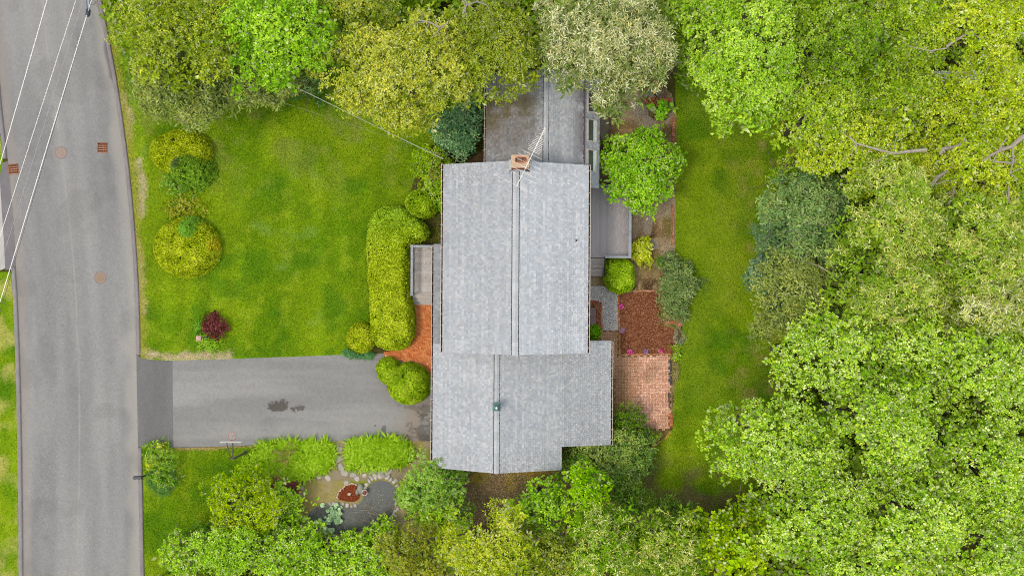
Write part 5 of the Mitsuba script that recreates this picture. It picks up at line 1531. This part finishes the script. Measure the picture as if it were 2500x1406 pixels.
clipped('round_bush', 'large round golden clipped bush nearest the top of the front lawn', blob(437, 368, 77, 53, 3, 0.7, 0.02).union(blob(437, 372, 75, 55, 4, 0.7, 0.02)), 1.15, 0.85, 201, YEW, 700, holes=0.30)
clipped('round_bush', 'large round golden clipped bush lower on the front lawn', blob(452, 604, 81, 75, 5, 0.7, 0.015), 1.3, 1.0, 202, YEW, 700, holes=0.31,
        tint=lambda P, C: mixc(C, col(222, 176, 30, 1.6), (np.hypot(P[:, 0] - W(525, 598, .8)[0], P[:, 1] - W(525, 598, .8)[1]) < 0.42)[:, None][:, 0] * 0.25))
def cone_bush(name, label, px, py, rx, ry, h, seed, pl_, lean=(0, 0), tip=None):
    rng = RS(seed)
    key = thing(name, label, 'bush')
    c = W(px, py, h * 0.4); k = (CAM_H - h * 0.4) / FPX
    nb = 420
    i = np.arange(nb); rho = np.clip(np.sqrt((i + 0.5) / nb) + rng.normal(0, 0.05, nb), 0.02, 1); th = i * 2.39996 + rng.normal(0, 0.5, nb)
    hz = h * (1 - rho ** 1.5) * 0.92 + 0.12
    sh = 1 - hz / h
    B = np.column_stack([c[0] + rx * k * rho * np.cos(th) + lean[0] * (1 - rho), c[1] + ry * k * rho * np.sin(th) + lean[1] * (1 - rho), hz])
    core = MB()
    th2 = np.linspace(0, 2 * np.pi, 25)[:-1]
    rings = []
    for r in (0.94, 0.85, 0.66, 0.42, 0.15):
        rings.append(np.column_stack([c[0] + rx * k * r * np.cos(th2) + lean[0] * (1 - r), c[1] + ry * k * r * np.sin(th2) + lean[1] * (1 - r), np.full(24, h * (1 - r ** 1.5) * 0.82)]))
    rings.insert(0, np.column_stack([rings[0][:, :2], np.full(24, 0.05)]))
    v = np.vstack(rings); f = []
    for q in range(len(rings) - 1):
        for a in range(24):
            b_ = (a + 1) % 24
            f += [[q * 24 + a, q * 24 + b_, q * 24 + 24 + b_], [q * 24 + a, q * 24 + 24 + b_, q * 24 + 24 + a]]
    f += [[(len(rings) - 1) * 24, (len(rings) - 1) * 24 + a, (len(rings) - 1) * 24 + a + 1] for a in range(1, 23)]
    put('core', core.add(v, f, col(92, 126, 34, 1.3)), 'matte', key)
    n = int(14000 * rx * ry / 2700)
    idx = rng.randint(0, nb, n)
    d = rng.normal(0, 1, (n, 3)); d = nrm(d)
    P = B[idx] + d * rng.uniform(0.02, 0.1, (n, 1)) + [0, 0, 0.05]
    outv = nrm(np.column_stack([B[idx, 0] - c[0], B[idx, 1] - c[1], np.full(n, 0.35)]))
    D = nrm(nrm(np.cross(outv, rng.normal(0, 1, (n, 3)))) + outv * rng.normal(0.35, 0.3, (n, 1))); S = nrm(np.cross(D, outv) + rng.normal(0, 0.4, (n, 3))); S = nrm(S - D * (S * D).sum(1, keepdims=True))
    t = np.clip(0.5 + rng.normal(0, 0.16, nb)[idx] + rng.normal(0, 0.15, n), 0, 1)
    C = mixc(mixc(pl_[0], pl_[1], t * 2), pl_[2], t * 2 - 1)
    if tip is not None:
        w = sstep(0.32, 0.12, rho[idx] + rng.normal(0, 0.05, n)) if tip[1] == 0 else (1 - sstep(0.25, 0.45, np.hypot(P[:, 0] - tip[1][0], P[:, 1] - tip[1][1])))
        C = mixc(C, tip[0], w * 0.75)
    mb = MB(); leaves_mesh(mb, P, D, S, 0.13, 0.06, 0.2, C)
    put('foliage', mb, 'leaf', key)
CON = pal((92, 136, 30), (124, 166, 44), (154, 188, 68), 2.0)
cone_bush('dwarf_conifer', 'soft green dwarf conifer with a blue green tip, against the upper golden bush', 466, 416, 54, 46, 2.1, 211, CON, (-0.55, 0.28), (col(112, 134, 92, 1.4), tuple(W(428, 398, 1.6)[:2])))
cone_bush('dwarf_conifer', 'rounded green dwarf conifer at the top of the lower golden bush', 463, 562, 39, 35, 1.75, 212, pal((84, 138, 34), (114, 164, 50), (142, 184, 72), 2.0))
bush('ground_cover', 'yellow', 'low yellow green ground cover plants between the two golden bushes', 452, 503, 48, 33, 0.3, 213, 0.25, 'ground cover', over=dict(lai=1.2, L=0.07, W=0.05, pal=pal((112, 134, 10), (152, 162, 34), (186, 190, 84))))
bush('low_shrub', 'viburnum', 'low dark leaved shrub at the foot of the upper golden bush', 425, 448, 30, 22, 0.45, 214, 0.2, over=dict(L=0.1, W=0.06, lai=2.0))
bush('red_shrub', 'barberry', 'dark red rounded shrub in the front lawn', 523, 797, 28, 27, 0.8, 215, 0.04)
spiky('daylily', 'bright green strap leaved plant below the dark red shrub', blob(513, 839, 24, 14, 2), 16, 216, 0.55, pal((92, 148, 24), (140, 190, 40), (190, 218, 88), 1.5), group=None)
spiky('daylily', 'small tuft of strap leaves left of the dark red shrub', blob(489, 800, 10, 16, 3), 9, 217, 0.42, pal((76, 134, 30), (110, 166, 48), (150, 190, 80), 1.5))

hedge_pts = [(893, 590), (897, 548), (910, 520), (935, 505), (975, 502), (1000, 512), (1022, 535), (1040, 550), (1048, 568), (1042, 585), (1010, 592), (1000, 600), (1001, 655), (1001, 720), (1008, 745), (1012, 790), (1010, 822), (996, 846), (972, 856), (945, 856), (918, 846), (903, 822), (900, 760), (897, 680)]
def hedge_tint(P, C):
    return mixc(C, C * [0.72, 1.0, 1.5], sstep(1.5, 5.5, P[:, 1]) * 0.8)
clipped('hedge', 'long clipped yellow green hedge curving in front of the porch', rounded(hedge_pts, 1.0, 0.22), 1.5, 0.55, 221, pal((112, 138, 16), (158, 180, 28), (192, 206, 64), 2.0), 700, cat='hedge', bump=0.09, holes=0.27, tint=hedge_tint)
clipped('round_bush', 'small round golden bush at the driveway end of the hedge', blob(880, 825, 37, 36, 8, 0.6, 0.02), 1.0, 0.7, 222, YEW, 700)
clipped('round_bush', 'smaller of two round bushes where driveway and brick path meet', blob(947, 906, 31, 34, 9, 0.7, 0.03), 1.1, 0.75, 223, YEW_G, 700, holes=0.28)
clipped('round_bush', 'bigger of two round bushes where driveway and brick path meet', blob(997, 938, 55, 51, 10, 0.8, 0.025), 1.45, 1.0, 224, YEW_G, 700, holes=0.28)
spiky('fern', 'blue green ferny plants at the driveway corner below the golden bush', px_poly([(840, 853), (870, 866), (912, 862), (912, 872), (870, 873), (840, 866)], 0), 30, 225, 0.3, pal((58, 112, 64), (90, 146, 88), (130, 180, 116), 1.5), width=0.045)
clipped('round_bush', 'rounded clipped bush above the hedge beside the main roof', blob(1028, 497, 41, 38, 11, 0.9, 0.03), 1.5, 0.8, 226, YEW_G, 700, holes=0.28)
bush('shrub', 'shrub', 'loose yellow green shrub with bare brown stems beside the main roof corner', 1052, 402, 46, 52, 1.9, 227, 0.12, over=dict(L=0.11, W=0.05, pal=pal((88, 132, 4), (132, 172, 16), (172, 204, 44))))
bush('shrub', 'shrub', 'green shrub squeezed between round bush and main roof', 1070, 470, 22, 42, 1.4, 228, 0.15)
m = MB(); rng = RS(229)
for i in range(16):
    a = W(rng.normal(1062, 8), rng.normal(412, 14), 1.7); e = a + np.array([*rng.normal(0, 0.5, 2), rng.uniform(-0.1, 0.5)])
    m.tube([a, (a + e) / 2 + rng.normal(0, 0.12, 3), e], [0.03, 0.022, 0.012], col(172, 140, 110), 4)
put('bare_stem', m, 'matte', 'shrub')
bush('rhododendron', 'rhodo', 'dark blue green rhododendron between the oak and the wing wall', 1118, 325, 58, 66, 2.2, 230, 0.1)
bush('rhododendron', 'rhodo', 'small dark rhododendron close under the wing eave', 1156, 270, 22, 40, 1.9, 231, 0.1)

# rear garden
tree('small_tree', 'shrub', 'small bright green tree over the corner of the rear deck', 1572, 408, 94, 100, 3.6, 240, 1.3, over=dict(L=0.14, W=0.09, lai=3.6, bough=0.55, var=0.7, pal=pal((88, 142, 20), (130, 184, 34), (170, 210, 66))), wob=0.1)
bush('hosta', 'hosta', 'broad leaved bright green plant beside the brick heap', 1628, 272, 23, 23, 0.6, 241, 0.15, 'plant')
bush('yellow_shrub', 'yellow', 'bright yellow shrub at the corner of the rear deck', 1564, 610, 24, 27, 0.9, 242, 0.12)
clipped('square_bush', 'big squarish clipped green bush beside the deck stair', px_poly([(1482, 632), (1530, 630), (1548, 648), (1551, 695), (1540, 712), (1510, 717), (1486, 706), (1475, 680), (1474, 650)], 0.7).buffer(-0.1).buffer(0.2).buffer(-0.1), 1.25, 0.4, 243, pal((98, 142, 14), (142, 182, 26), (178, 204, 56), 2.0), 700, bump=0.08, holes=0.27)
clipped('small_bush', 'small dark green rounded bush below the cellar doors', blob(1446, 810, 22, 20, 12, 0.4, 0.05), 0.8, 0.5, 244, pal((66, 122, 14), (104, 160, 26), (136, 182, 46), 1.9), 700, holes=0.3)
bush('juniper', 'juniper', 'spreading blue green juniper between mulch bed and back lawn', 1655, 702, 46, 64, 0.9, 245, 0.1)
bush('juniper', 'juniper', 'small upright juniper beside the bed above the big spreading one', 1634, 638, 18, 17, 0.8, 246, 0.1)
spiky('grass_tuft', 'tuft of bright grass leaves beside the small juniper', blob(1612, 640, 9, 8, 2), 8, 247, 0.4, pal((82, 140, 20), (116, 172, 36), (160, 200, 70), 1.5))
bush('low_shrub', 'viburnum', 'scrubby green plants between juniper and brown mulch', 1632, 760, 19, 22, 0.3, 248, 0.25, over=dict(lai=1.3, L=0.1, W=0.05, pal=pal((92, 118, 60), (130, 148, 84), (160, 170, 110))))
for x, y, l, s in ((1650, 868, 'lime green plant at the lawn edge beside the patio corner', 10), (1644, 842, 'small leafy plant at the end of the mulch bed', 7), (1596, 1064, 'bright green perennial below the patio', 12)):
    bush('perennial', 'shrub', l, x, y, s, s, 0.35, 250 + s, 0.15, 'plant', over=dict(L=0.1, W=0.06, bough=0.22, lai=2.6))
bush('silver_plant', 'juniper', 'greyish plants between mulch bed and lawn', 1654, 820, 10, 24, 0.25, 263, 0.2, 'plant', over=dict(L=0.09, W=0.04, lai=1.2, pal=pal((120, 124, 108), (150, 152, 134), (190, 186, 170))))
spiky('dry_grass', 'straw coloured grass behind the dark planks', px_poly([(1642, 880), (1654, 884), (1652, 925), (1640, 925)], 0), 14, 264, 0.35, pal((130, 130, 70), (164, 156, 100), (190, 180, 130), 1.5), cat='grass clump')
for x, y, cc, lab in ((1517, 748, (224, 24, 176), 'bright magenta flowers at the left edge of the mulch bed'), (1519, 806, (188, 130, 190), 'pale lilac flowers at the left edge of the mulch bed'), (1539, 859, (226, 36, 172), 'magenta flowers nearest the house along the mulch bed bottom'),
                     (1577, 858, (166, 116, 196), 'purple flowers in the middle of the mulch bed bottom'), (1614, 857, (224, 24, 160), 'magenta flowers at the lawn end of the mulch bed bottom')):
    rng = RS(int(x))
    k = thing('flowering_plant', lab, 'flowers')
    c = W(x, y, 0.2)
    n = 60
    d = nrm(rng.normal(0, 1, (n, 3)) * [1, 1, 0.6]); d[:, 2] = np.abs(d[:, 2])
    mb = MB(); P = np.column_stack([c[0], c[1], 0.12]) if False else np.array([c[0], c[1], 0.10]) + d * [0.13, 0.13, 0.16]
    sprays(mb, rng, P, d + [0, 0, 0.8], rng.uniform(0, 1, n), dict(L=0.06, W=0.05, m=5, tilt=0.15, pal=[lin(*cc) * 0.55, lin(*cc) * 0.75, mixc(lin(*cc), np.ones(3), 0.25) * 0.8]))
    put('blossom', mb, 'leaf', k)
    mb = MB(); sprays(mb, rng, np.array([c[0], c[1], 0.05]) + d[:25] * [0.15, 0.15, 0.05], d[:25] + [0, 0, 0.6], rng.uniform(0, 1, 25), dict(L=0.09, W=0.04, m=5, pal=pal((60, 100, 30), (90, 130, 44), (120, 150, 60))))
    put('leaf', mb, 'leaf', k)
rng = RS(266)
mb = MB(); c = W(890, 1202, 0.45)
d = nrm(rng.normal(0, 1, (40, 3))); d[:, 2] = np.abs(d[:, 2])
sprays(mb, rng, c + d * [0.12, 0.12, 0.05], d + [0, 0, 1], rng.uniform(0, 1, 40), dict(L=0.05, W=0.04, m=5, pal=[lin(150, 60, 110) * .6, lin(214, 110, 160) * .7, lin(120, 140, 60) * .7]))
put('blossom', mb, 'leaf', POT)
tree('vine_shrub', 'viburnum', 'tangled green shrub creeping over the lower patio corner', 1538, 1022, 42, 38, 1.6, 270, 0.8, 'bush', over=dict(L=0.13, W=0.05, lai=2.2, pal=pal((62, 104, 10), (98, 142, 24), (140, 172, 56))))
bush('rhododendron', 'rhodo_mix', 'wide rhododendron spreading from the garage corner', 1500, 1118, 92, 68, 2.3, 271, 0.1)
bush('rhododendron', 'rhodo_mix', 'rhododendron wedged in the inner corner of the garage roofs', 1412, 1125, 44, 44, 2.0, 272, 0.1, over=dict(pal=pal((54, 96, 34), (92, 138, 48), (140, 168, 66))))
bush('shrub', 'viburnum', 'leafy shrub between the patio shrub and the big rhododendron', 1545, 1070, 40, 34, 1.8, 273, 0.12, over=dict(pal=pal((58, 100, 30), (98, 140, 50), (140, 170, 80))))

# pond garden
spiky('daylily_bed', 'broad bed of bright green strap leaves below the driveway, left of the stone path', px_poly([(640, 1082), (720, 1078), (808, 1080), (818, 1110), (812, 1146), (770, 1160), (715, 1176), (660, 1170), (600, 1168), (572, 1172), (590, 1140), (618, 1110)], 0.15), 420, 281, 0.62, pal((96, 140, 14), (136, 180, 28), (182, 212, 74), 1.75), 'daylilies', 'stuff', width=0.06, blades_n=11)
spiky('daylily_bed', 'bed of bright green strap leaves right of the stone path', px_poly([(848, 1080), (905, 1072), (945, 1066), (985, 1080), (1008, 1095), (1000, 1130), (930, 1138), (858, 1140), (846, 1112)], 0.15), 300, 282, 0.62, pal((96, 140, 14), (136, 180, 28), (182, 212, 74), 1.75), 'daylilies', 'stuff', width=0.06, blades_n=11)
bush('withered_shrub', 'twig', 'withered brown shrub standing in the daylily bed', 702, 1112, 24, 24, 0.9, 283, 0.2, over=dict(lai=1.0, pal=pal((108, 100, 54), (136, 124, 76), (150, 136, 96))))
bush('purple_shrub', 'purple', 'small purple leaved shrub between daylilies and the yellow green bush', 676, 1180, 12, 16, 0.7, 284, 0.2)
bush('purple_shrub', 'purple', 'purple tinged shrub nearest the grass of the pond garden', 708, 1185, 18, 18, 0.7, 285, 0.2)
bush('mailbox_bed', 'viburnum', 'oval bed of leafy green plants beside the mailbox', 390, 1128, 40, 42, 0.6, 286, 0.06, 'plants', over=dict(L=0.13, W=0.045, pal=pal((66, 116, 24), (104, 152, 40), (160, 190, 50))))
spiky('strap_leaf_bed', 'bluish green strap leaved plants at the lower end of the mailbox bed', blob(393, 1172, 33, 34, 4, 0.2), 110, 287, 0.42, pal((64, 112, 44), (98, 148, 66), (140, 178, 96), 1.5), 'plants', 'stuff')
bush('yellow_shrub', 'yellow', 'small yellow green tuft in the middle of the mailbox bed', 369, 1124, 13, 13, 0.75, 288, 0.2)
bush('yellow_shrub', 'yellow', 'yellow green tuft at the driveway end of the mailbox bed', 397, 1091, 10, 9, 0.65, 289, 0.2)

# ------------------------------------------------------------------ trees
TR = [
 # name, species, label, px, py, rx, ry, height
 ('locust_tree', 'oak', 'yellow green tree at the road, top left of the lawn', 432, 62, 158, 118, 9.0, dict(pal=pal((100, 128, 20), (142, 166, 40), (180, 194, 76)), L=0.13, W=0.07, wob=0.1)),
 ('hemlock', 'hemlock', 'dull green hemlock with drooping boughs where lawn meets road', 440, 205, 122, 90, 6.5, dict(wob=0.08)),
 ('hemlock', 'hemlock', 'dull green hemlock running along the top edge of the front lawn', 600, 190, 105, 62, 5.5, dict(wob=0.1)),
 ('maple', 'maple', 'bright green broad leaved maple between locust and oak', 672, 78, 122, 142, 9.5, None),
 ('oak', 'oak', 'wide yellow oak hanging over the top of the front lawn', 975, 175, 185, 135, 9.5, None),
 ('oak', 'oak_dark', 'olive green oak at the top edge behind the yellow oak', 872, 12, 92, 62, 8.5, None),
 ('oak', 'oak_dark', 'thin olive oak overhanging the mossy wing roof', 1205, 122, 112, 118, 9.0, dict(wob=0.12)),
 ('chestnut_tree', 'chestnut_pale', 'pale cream flowering tree over the end of the wing roof', 1478, 100, 172, 140, 9.5, dict(wob=0.1)),
 ('understory_tree', 'woods_dark', 'dark green tree in the gap right of the cream flowering tree', 1668, 90, 62, 92, 6.0, None),
 ('lime_tree', 'lime', 'fresh light green tree standing over the top of the back lawn', 1822, 128, 130, 158, 10.0, dict(wob=0.1)),
 ('woodland_tree', 'woods_dark', 'dark green tree at the top edge filling the gap right of the light green one', 1930, 20, 70, 70, 8.0, None),
 ('woodland_tree', 'woods_dark', 'dark green woodland tree right of the light green one', 2045, 105, 112, 128, 9.5, None),
 ('woodland_tree', 'woods', 'woodland tree at the top edge above the shed', 2225, 70, 118, 112, 9.0, None),
 ('woodland_tree', 'woods_yellow', 'yellowish woodland tree in the top right corner', 2425, 60, 125, 112, 10.5, None),
 ('woodland_tree', 'woods', 'woodland tree beside the top right end of the back lawn', 2005, 270, 112, 105, 9.0, None),
 ('woodland_tree', 'woods', 'woodland tree just left of the shed', 2190, 235, 105, 105, 8.0, None),
 ('woodland_tree', 'woods_yellow', 'yellow green woodland tree at the right edge beyond the shed', 2450, 235, 95, 112, 10.0, None),
 ('woodland_tree', 'woods_yellow', 'yellow green woodland tree just below the shed', 2330, 290, 92, 75, 8.0, None),
 ('woodland_tree', 'woods_yellow', 'yellow green tree with a long bare grey limb above the flowering chestnut', 2110, 370, 130, 88, 9.0, None),
 ('woodland_tree', 'woods_yellow', 'yellow tree with bare forked grey limbs at the right edge', 2420, 400, 130, 108, 10.0, None),
 ('woodland_tree', 'woods_yellow', 'yellow green tree with a short bare trunk piece showing', 2285, 420, 90, 80, 8.0, None),
 ('spruce', 'spruce', 'dark spruce at the right side of the back lawn', 1975, 535, 98, 115, 7.5, None),
 ('spruce', 'hemlock', 'dull green conifer below the dark spruce beside the back lawn', 1962, 715, 108, 118, 7.5, None),
 ('spruce', 'spruce', 'bluish spruce boughs at the very edge of the back lawn', 1898, 645, 45, 130, 4.0, dict(pal=pal((72, 110, 82), (106, 142, 108), (140, 170, 130)))),
 ('chestnut_tree', 'chestnut', 'flowering chestnut touching the dark spruce', 2190, 520, 128, 115, 11.0, None),
 ('chestnut_tree', 'chestnut', 'flowering chestnut at the right edge of the picture', 2400, 600, 130, 128, 11.0, None),
 ('chestnut_tree', 'chestnut', 'flowering chestnut below the one touching the spruce', 2170, 702, 138, 105, 10.5, None),
 ('chestnut_tree', 'chestnut_pale', 'palest flowering chestnut at the lower right edge', 2420, 745, 112, 90, 10.5, dict(pal=pal((92, 126, 20), (146, 172, 54), (192, 206, 98)))),
 ('aspen', 'aspen', 'aspen with shiny leaves at the back lawn below the conifers', 2010, 880, 118, 105, 11.0, None),
 ('aspen', 'aspen', 'aspen just below the flowering chestnuts', 2230, 855, 132, 90, 10.5, None),
 ('aspen', 'aspen', 'aspen at the right edge halfway down the grove', 2430, 925, 122, 118, 11.5, None),
 ('aspen', 'aspen', 'aspen reaching farthest over the lower back lawn', 1905, 1085, 148, 125, 11.0, None),
 ('aspen', 'aspen', 'aspen in the middle of the shiny leaved grove', 2170, 1045, 140, 125, 12.0, None),
 ('aspen', 'aspen', 'aspen at the right edge lower in the grove', 2420, 1150, 125, 125, 11.5, None),
 ('aspen', 'aspen', 'aspen near the bottom edge left in the grove', 2010, 1275, 138, 120, 11.0, None),
 ('aspen', 'aspen', 'aspen near the bottom edge in the middle of the grove', 2240, 1270, 132, 118, 12.0, None),
 ('aspen', 'aspen', 'aspen in the bottom right corner', 2430, 1350, 125, 110, 11.5, None),
 ('aspen', 'aspen', 'aspen cut by the bottom edge in the grove', 2130, 1400, 130, 85, 11.0, None),
 ('young_maple', 'woods_yellow', 'lime yellow young maple left of the aspen grove at the bottom', 1795, 1318, 108, 100, 7.5, dict(pal=pal((96, 134, 4), (142, 178, 14), (180, 202, 36)), L=0.2, W=0.15)),
 ('woodland_tree', 'chestnut', 'light leaved tree at the bottom edge below the back lawn', 1630, 1350, 105, 78, 8.0, dict(pal=pal((80, 118, 20), (120, 156, 36), (166, 190, 66)))),
 ('hemlock', 'hemlock', 'small hemlock at the bottom end of the back lawn', 1545, 1225, 48, 38, 4.0, dict(pal=pal((62, 96, 30), (96, 130, 46), (130, 160, 66)))),
 ('hemlock', 'hemlock', 'small dark conifer at the foot of the back lawn beside the young maple', 1655, 1262, 52, 35, 3.5, dict(pal=pal((58, 92, 30), (90, 124, 44), (126, 154, 62)))),
 ('woodland_tree', 'chestnut', 'leafy tree at the bottom edge below the small hemlock', 1485, 1330, 92, 82, 8.0, dict(pal=pal((72, 116, 14), (112, 156, 26), (164, 192, 60)))),
 ('young_maple', 'maple', 'bright green young maple below the garage gable', 1322, 1236, 60, 70, 5.5, None),
 ('young_maple', 'lime', 'pale tipped sapling rising beside the rhododendron', 1436, 1222, 48, 66, 6.5, dict(pal=pal((82, 134, 4), (128, 178, 14), (168, 202, 38)))),
 ('oak', 'oak', 'yellow oak at the bottom edge below the bare side yard', 1195, 1342, 105, 82, 8.0, dict(pal=pal((108, 136, 10), (156, 178, 36), (196, 204, 84)))),
 ('woodland_tree', 'woods_dark', 'olive tree at the bottom edge right of the yellow oak', 1345, 1368, 75, 62, 6.5, dict(pal=pal((84, 112, 14), (126, 150, 40), (160, 172, 70)))),
 ('viburnum', 'viburnum', 'large green shrub between pond and side yard', 1052, 1190, 68, 78, 3.2, None),
 ('viburnum', 'shrub', 'yellow green shrub between pond stones and bottom trees', 1078, 1258, 58, 52, 3.0, dict(L=0.15, W=0.09)),
 ('viburnum', 'viburnum', 'green shrub leaning over the right rim of the pond', 1005, 1215, 30, 58, 1.6, dict(pal=pal((72, 122, 16), (118, 168, 36), (160, 198, 66)))),
 ('woodland_tree', 'woods_dark', 'brownish green thicket below the right end of the pond', 1018, 1352, 92, 62, 4.5, dict(pal=pal((88, 108, 24), (128, 142, 40), (160, 170, 60)))),
 ('lime_bush', 'shrub', 'bright green bush along the bottom edge below the pond', 850, 1374, 118, 60, 2.6, dict(L=0.15, W=0.09, bough=0.7)),
 ('lime_bush', 'shrub', 'bright green bush sending shoots over the lower pond rim', 925, 1302, 36, 28, 1.4, dict(L=0.15, W=0.08)),
 ('lime_bush', 'shrub', 'bright bush below the left end of the pond', 702, 1340, 72, 60, 2.8, dict(L=0.15, W=0.09, bough=0.7)),
 ('lime_bush', 'shrub', 'green bush left of the pond', 686, 1235, 34, 50, 1.8, dict(L=0.14, W=0.08, bough=0.55)),
 ('yew_bush', 'shrub', 'big yellow green bush beside the lower front lawn', 592, 1238, 92, 72, 3.6, dict(L=0.12, W=0.07, bough=0.6, pal=pal((96, 132, 2), (144, 176, 8), (184, 202, 34)))),
 ('yew_bush', 'shrub', 'bright bush at the bottom edge of the lower front lawn', 560, 1345, 105, 68, 4.0, dict(L=0.13, W=0.075, bough=0.65)),
 ('lilac', 'shrub', 'bush with pale flower heads in the bottom left of the garden', 448, 1360, 58, 50, 3.0, dict(L=0.13, W=0.08, acc=dict(p=0.05, L=0.1, W=0.06, m=6, up=0.08, pal=pal((150, 150, 110), (186, 180, 140), (206, 200, 170))))),
 ('dark_shrub', 'viburnum', 'dark patch of shrub where lower lawn meets the bushes', 505, 1312, 42, 30, 1.8, dict(pal=pal((54, 100, 20), (90, 140, 34), (130, 166, 60)))),
 ('bare_shrub', 'shrub', 'low green shoots at the edge of the back lawn by the spruce', 1915, 425, 42, 30, 1.5, dict(L=0.13, W=0.07, lai=2.0)),
 ('azalea', 'viburnum', 'low green shrub left of the top end of the hemlock row', 745, 215, 35, 24, 1.5, dict(L=0.14, W=0.05, pal=pal((60, 104, 44), (96, 138, 70), (140, 170, 100)))),
]
KEYS = {}
for i, (nm, sp, lab, px, py, rx, ry, zt, ov) in enumerate(TR):
    KEYS[lab] = tree(nm, sp, lab, px, py, rx, ry, zt, 400 + i * 7, over=ov, cat='bush' if nm.endswith(('bush', 'shrub')) or nm in ('viburnum', 'lilac', 'azalea') else 'tree', wob=(ov or {}).get('wob', 0.13 if zt < 5 else 0.18))

# bare grey limbs that show above the leaves
def limbs(lab, lines, color=col(176, 170, 160)):
    for pts, z0, z1, r0, r1 in lines:
        n = len(pts)
        p = [W(x, y, z0 + (z1 - z0) * i / (n - 1)) for i, (x, y) in enumerate(pts)]
        rng = RS(int(pts[0][0]))
        mb = MB().tube(p, np.linspace(r0, r1, n), np.asarray(color) * rng.uniform(0.85, 1.15), 6)
        for i in range(1, n):
            for _ in range(2):
                s = np.array(p[i]); e = s + np.array([*rng.normal(0, 0.45, 2), rng.uniform(0.0, 0.3)])
                mb.tube([s, (s + e) / 2 + rng.normal(0, 0.06, 3), e], [r1 * 0.8, r1 * 0.6, 0.012], np.asarray(color), 4)
        put('limb', mb, 'matte', KEYS[lab])
limbs('yellow green tree with a long bare grey limb above the flowering chestnut', [([(2262, 366), (2220, 370), (2180, 375), (2130, 362), (2090, 350), (2076, 337)], 9.4, 9.7, 0.10, 0.03), ([(2180, 372), (2150, 390), (2132, 400)], 9.4, 9.6, 0.04, 0.02)])
limbs('yellow tree with bare forked grey limbs at the right edge', [([(2500, 332), (2470, 358), (2440, 368), (2415, 382)], 10.4, 10.2, 0.13, 0.07), ([(2472, 360), (2474, 392), (2466, 424)], 10.4, 10.5, 0.07, 0.03), ([(2500, 390), (2470, 398), (2425, 395)], 10.3, 10.4, 0.07, 0.04), ([(2462, 455), (2462, 490), (2475, 506)], 10.0, 10.2, 0.05, 0.03)])
limbs('yellow green tree with a short bare trunk piece showing', [([(2296, 378), (2300, 364), (2330, 360), (2350, 352)], 8.9, 9.1, 0.11, 0.09), ([(2272, 456), (2290, 432), (2310, 420)], 8.8, 8.6, 0.12, 0.09), ([(2332, 432), (2328, 470), (2316, 500)], 8.6, 8.4, 0.08, 0.05), ([(2280, 452), (2300, 444), (2320, 438)], 8.8, 8.9, 0.04, 0.02)])
limbs('pale cream flowering tree over the end of the wing roof', [([(1620, 60), (1632, 100), (1642, 130), (1650, 155), (1680, 150)], 7.5, 6.5, 0.07, 0.025), ([(1640, 125), (1625, 160), (1600, 168)], 7.0, 6.5, 0.03, 0.015), ([(1648, 150), (1640, 175), (1626, 190)], 6.6, 6.2, 0.03, 0.012)], col(170, 166, 140))
limbs('olive green oak at the top edge behind the yellow oak', [([(1010, 48), (1050, 55), (1072, 68), (1090, 58)], 9.0, 9.0, 0.06, 0.03), ([(1130, 35), (1140, 10), (1125, -10)], 9.0, 9.2, 0.06, 0.03), ([(1140, 12), (1165, 5), (1190, 14)], 9.0, 9.0, 0.04, 0.02)])
limbs('thin olive oak overhanging the mossy wing roof', [([(1295, 150), (1305, 118), (1325, 122), (1342, 160)], 7.5, 7.2, 0.035, 0.02)])
limbs('woodland tree just left of the shed', [([(2310, 115), (2340, 95), (2370, 78), (2395, 62)], 9.2, 9.6, 0.08, 0.05), ([(2312, 118), (2270, 125), (2230, 116)], 9.2, 9.0, 0.04, 0.02)])
limbs('dull green conifer below the dark spruce beside the back lawn', [([(2012, 550), (1990, 538), (1972, 528)], 7.9, 7.6, 0.04, 0.02), ([(2040, 675), (1998, 648), (1960, 640)], 7.6, 7.2, 0.04, 0.02), ([(1950, 590), (1962, 570), (1930, 560)], 7.4, 7.4, 0.03, 0.015)])

# undergrowth below the trees
UG = [[(240, -80), (1300, -80), (1320, 150), (1180, 200), (1000, 240), (800, 190), (620, 220), (430, 260), (340, 200), (280, 80)],
      [(1300, -80), (1760, -80), (1780, 120), (1640, 130), (1560, 100), (1330, 120)],
      [(1950, -80), (2620, -80), (2620, 1500), (1500, 1500), (1480, 1290), (1720, 1260), (1950, 1150), (1960, 850), (1930, 400), (1940, 200)],
      [(420, 1330), (640, 1190), (740, 1290), (1000, 1320), (1150, 1290), (1480, 1290), (1500, 1500), (400, 1500)]]
ug = shapely.union_all([Polygon(WP(p)).buffer(0) for p in UG])
rng = RS(900)
n = int(ug.area * 9)
p = pts_in(ug, n, rng)
nz = fb(p[:, 0], p[:, 1], 0.6, 3, 5)
p, nz = p[nz > 0.34], nz[nz > 0.34]
mb = MB()
P = np.column_stack([p, 0.1 + rng.uniform(0, 1, len(p)) * 2.2 * nz])
sprays(mb, rng, P, rng.normal(0, 0.3, (len(p), 3)) + [0, 0, 1], np.clip(nz + rng.normal(0, 0.15, len(p)), 0, 1), dict(L=0.36, W=0.24, m=6, tilt=0.1, scatter=0.5, pal=pal((78, 112, 24), (110, 146, 34), (142, 168, 56))))
put('undergrowth', mb, 'leaf', kind='stuff')
labels['undergrowth'] = {'label': 'green undergrowth of seedlings and brush beneath the trees', 'category': 'undergrowth', 'kind': 'stuff'}
labels.setdefault('road', {'kind': 'structure'})
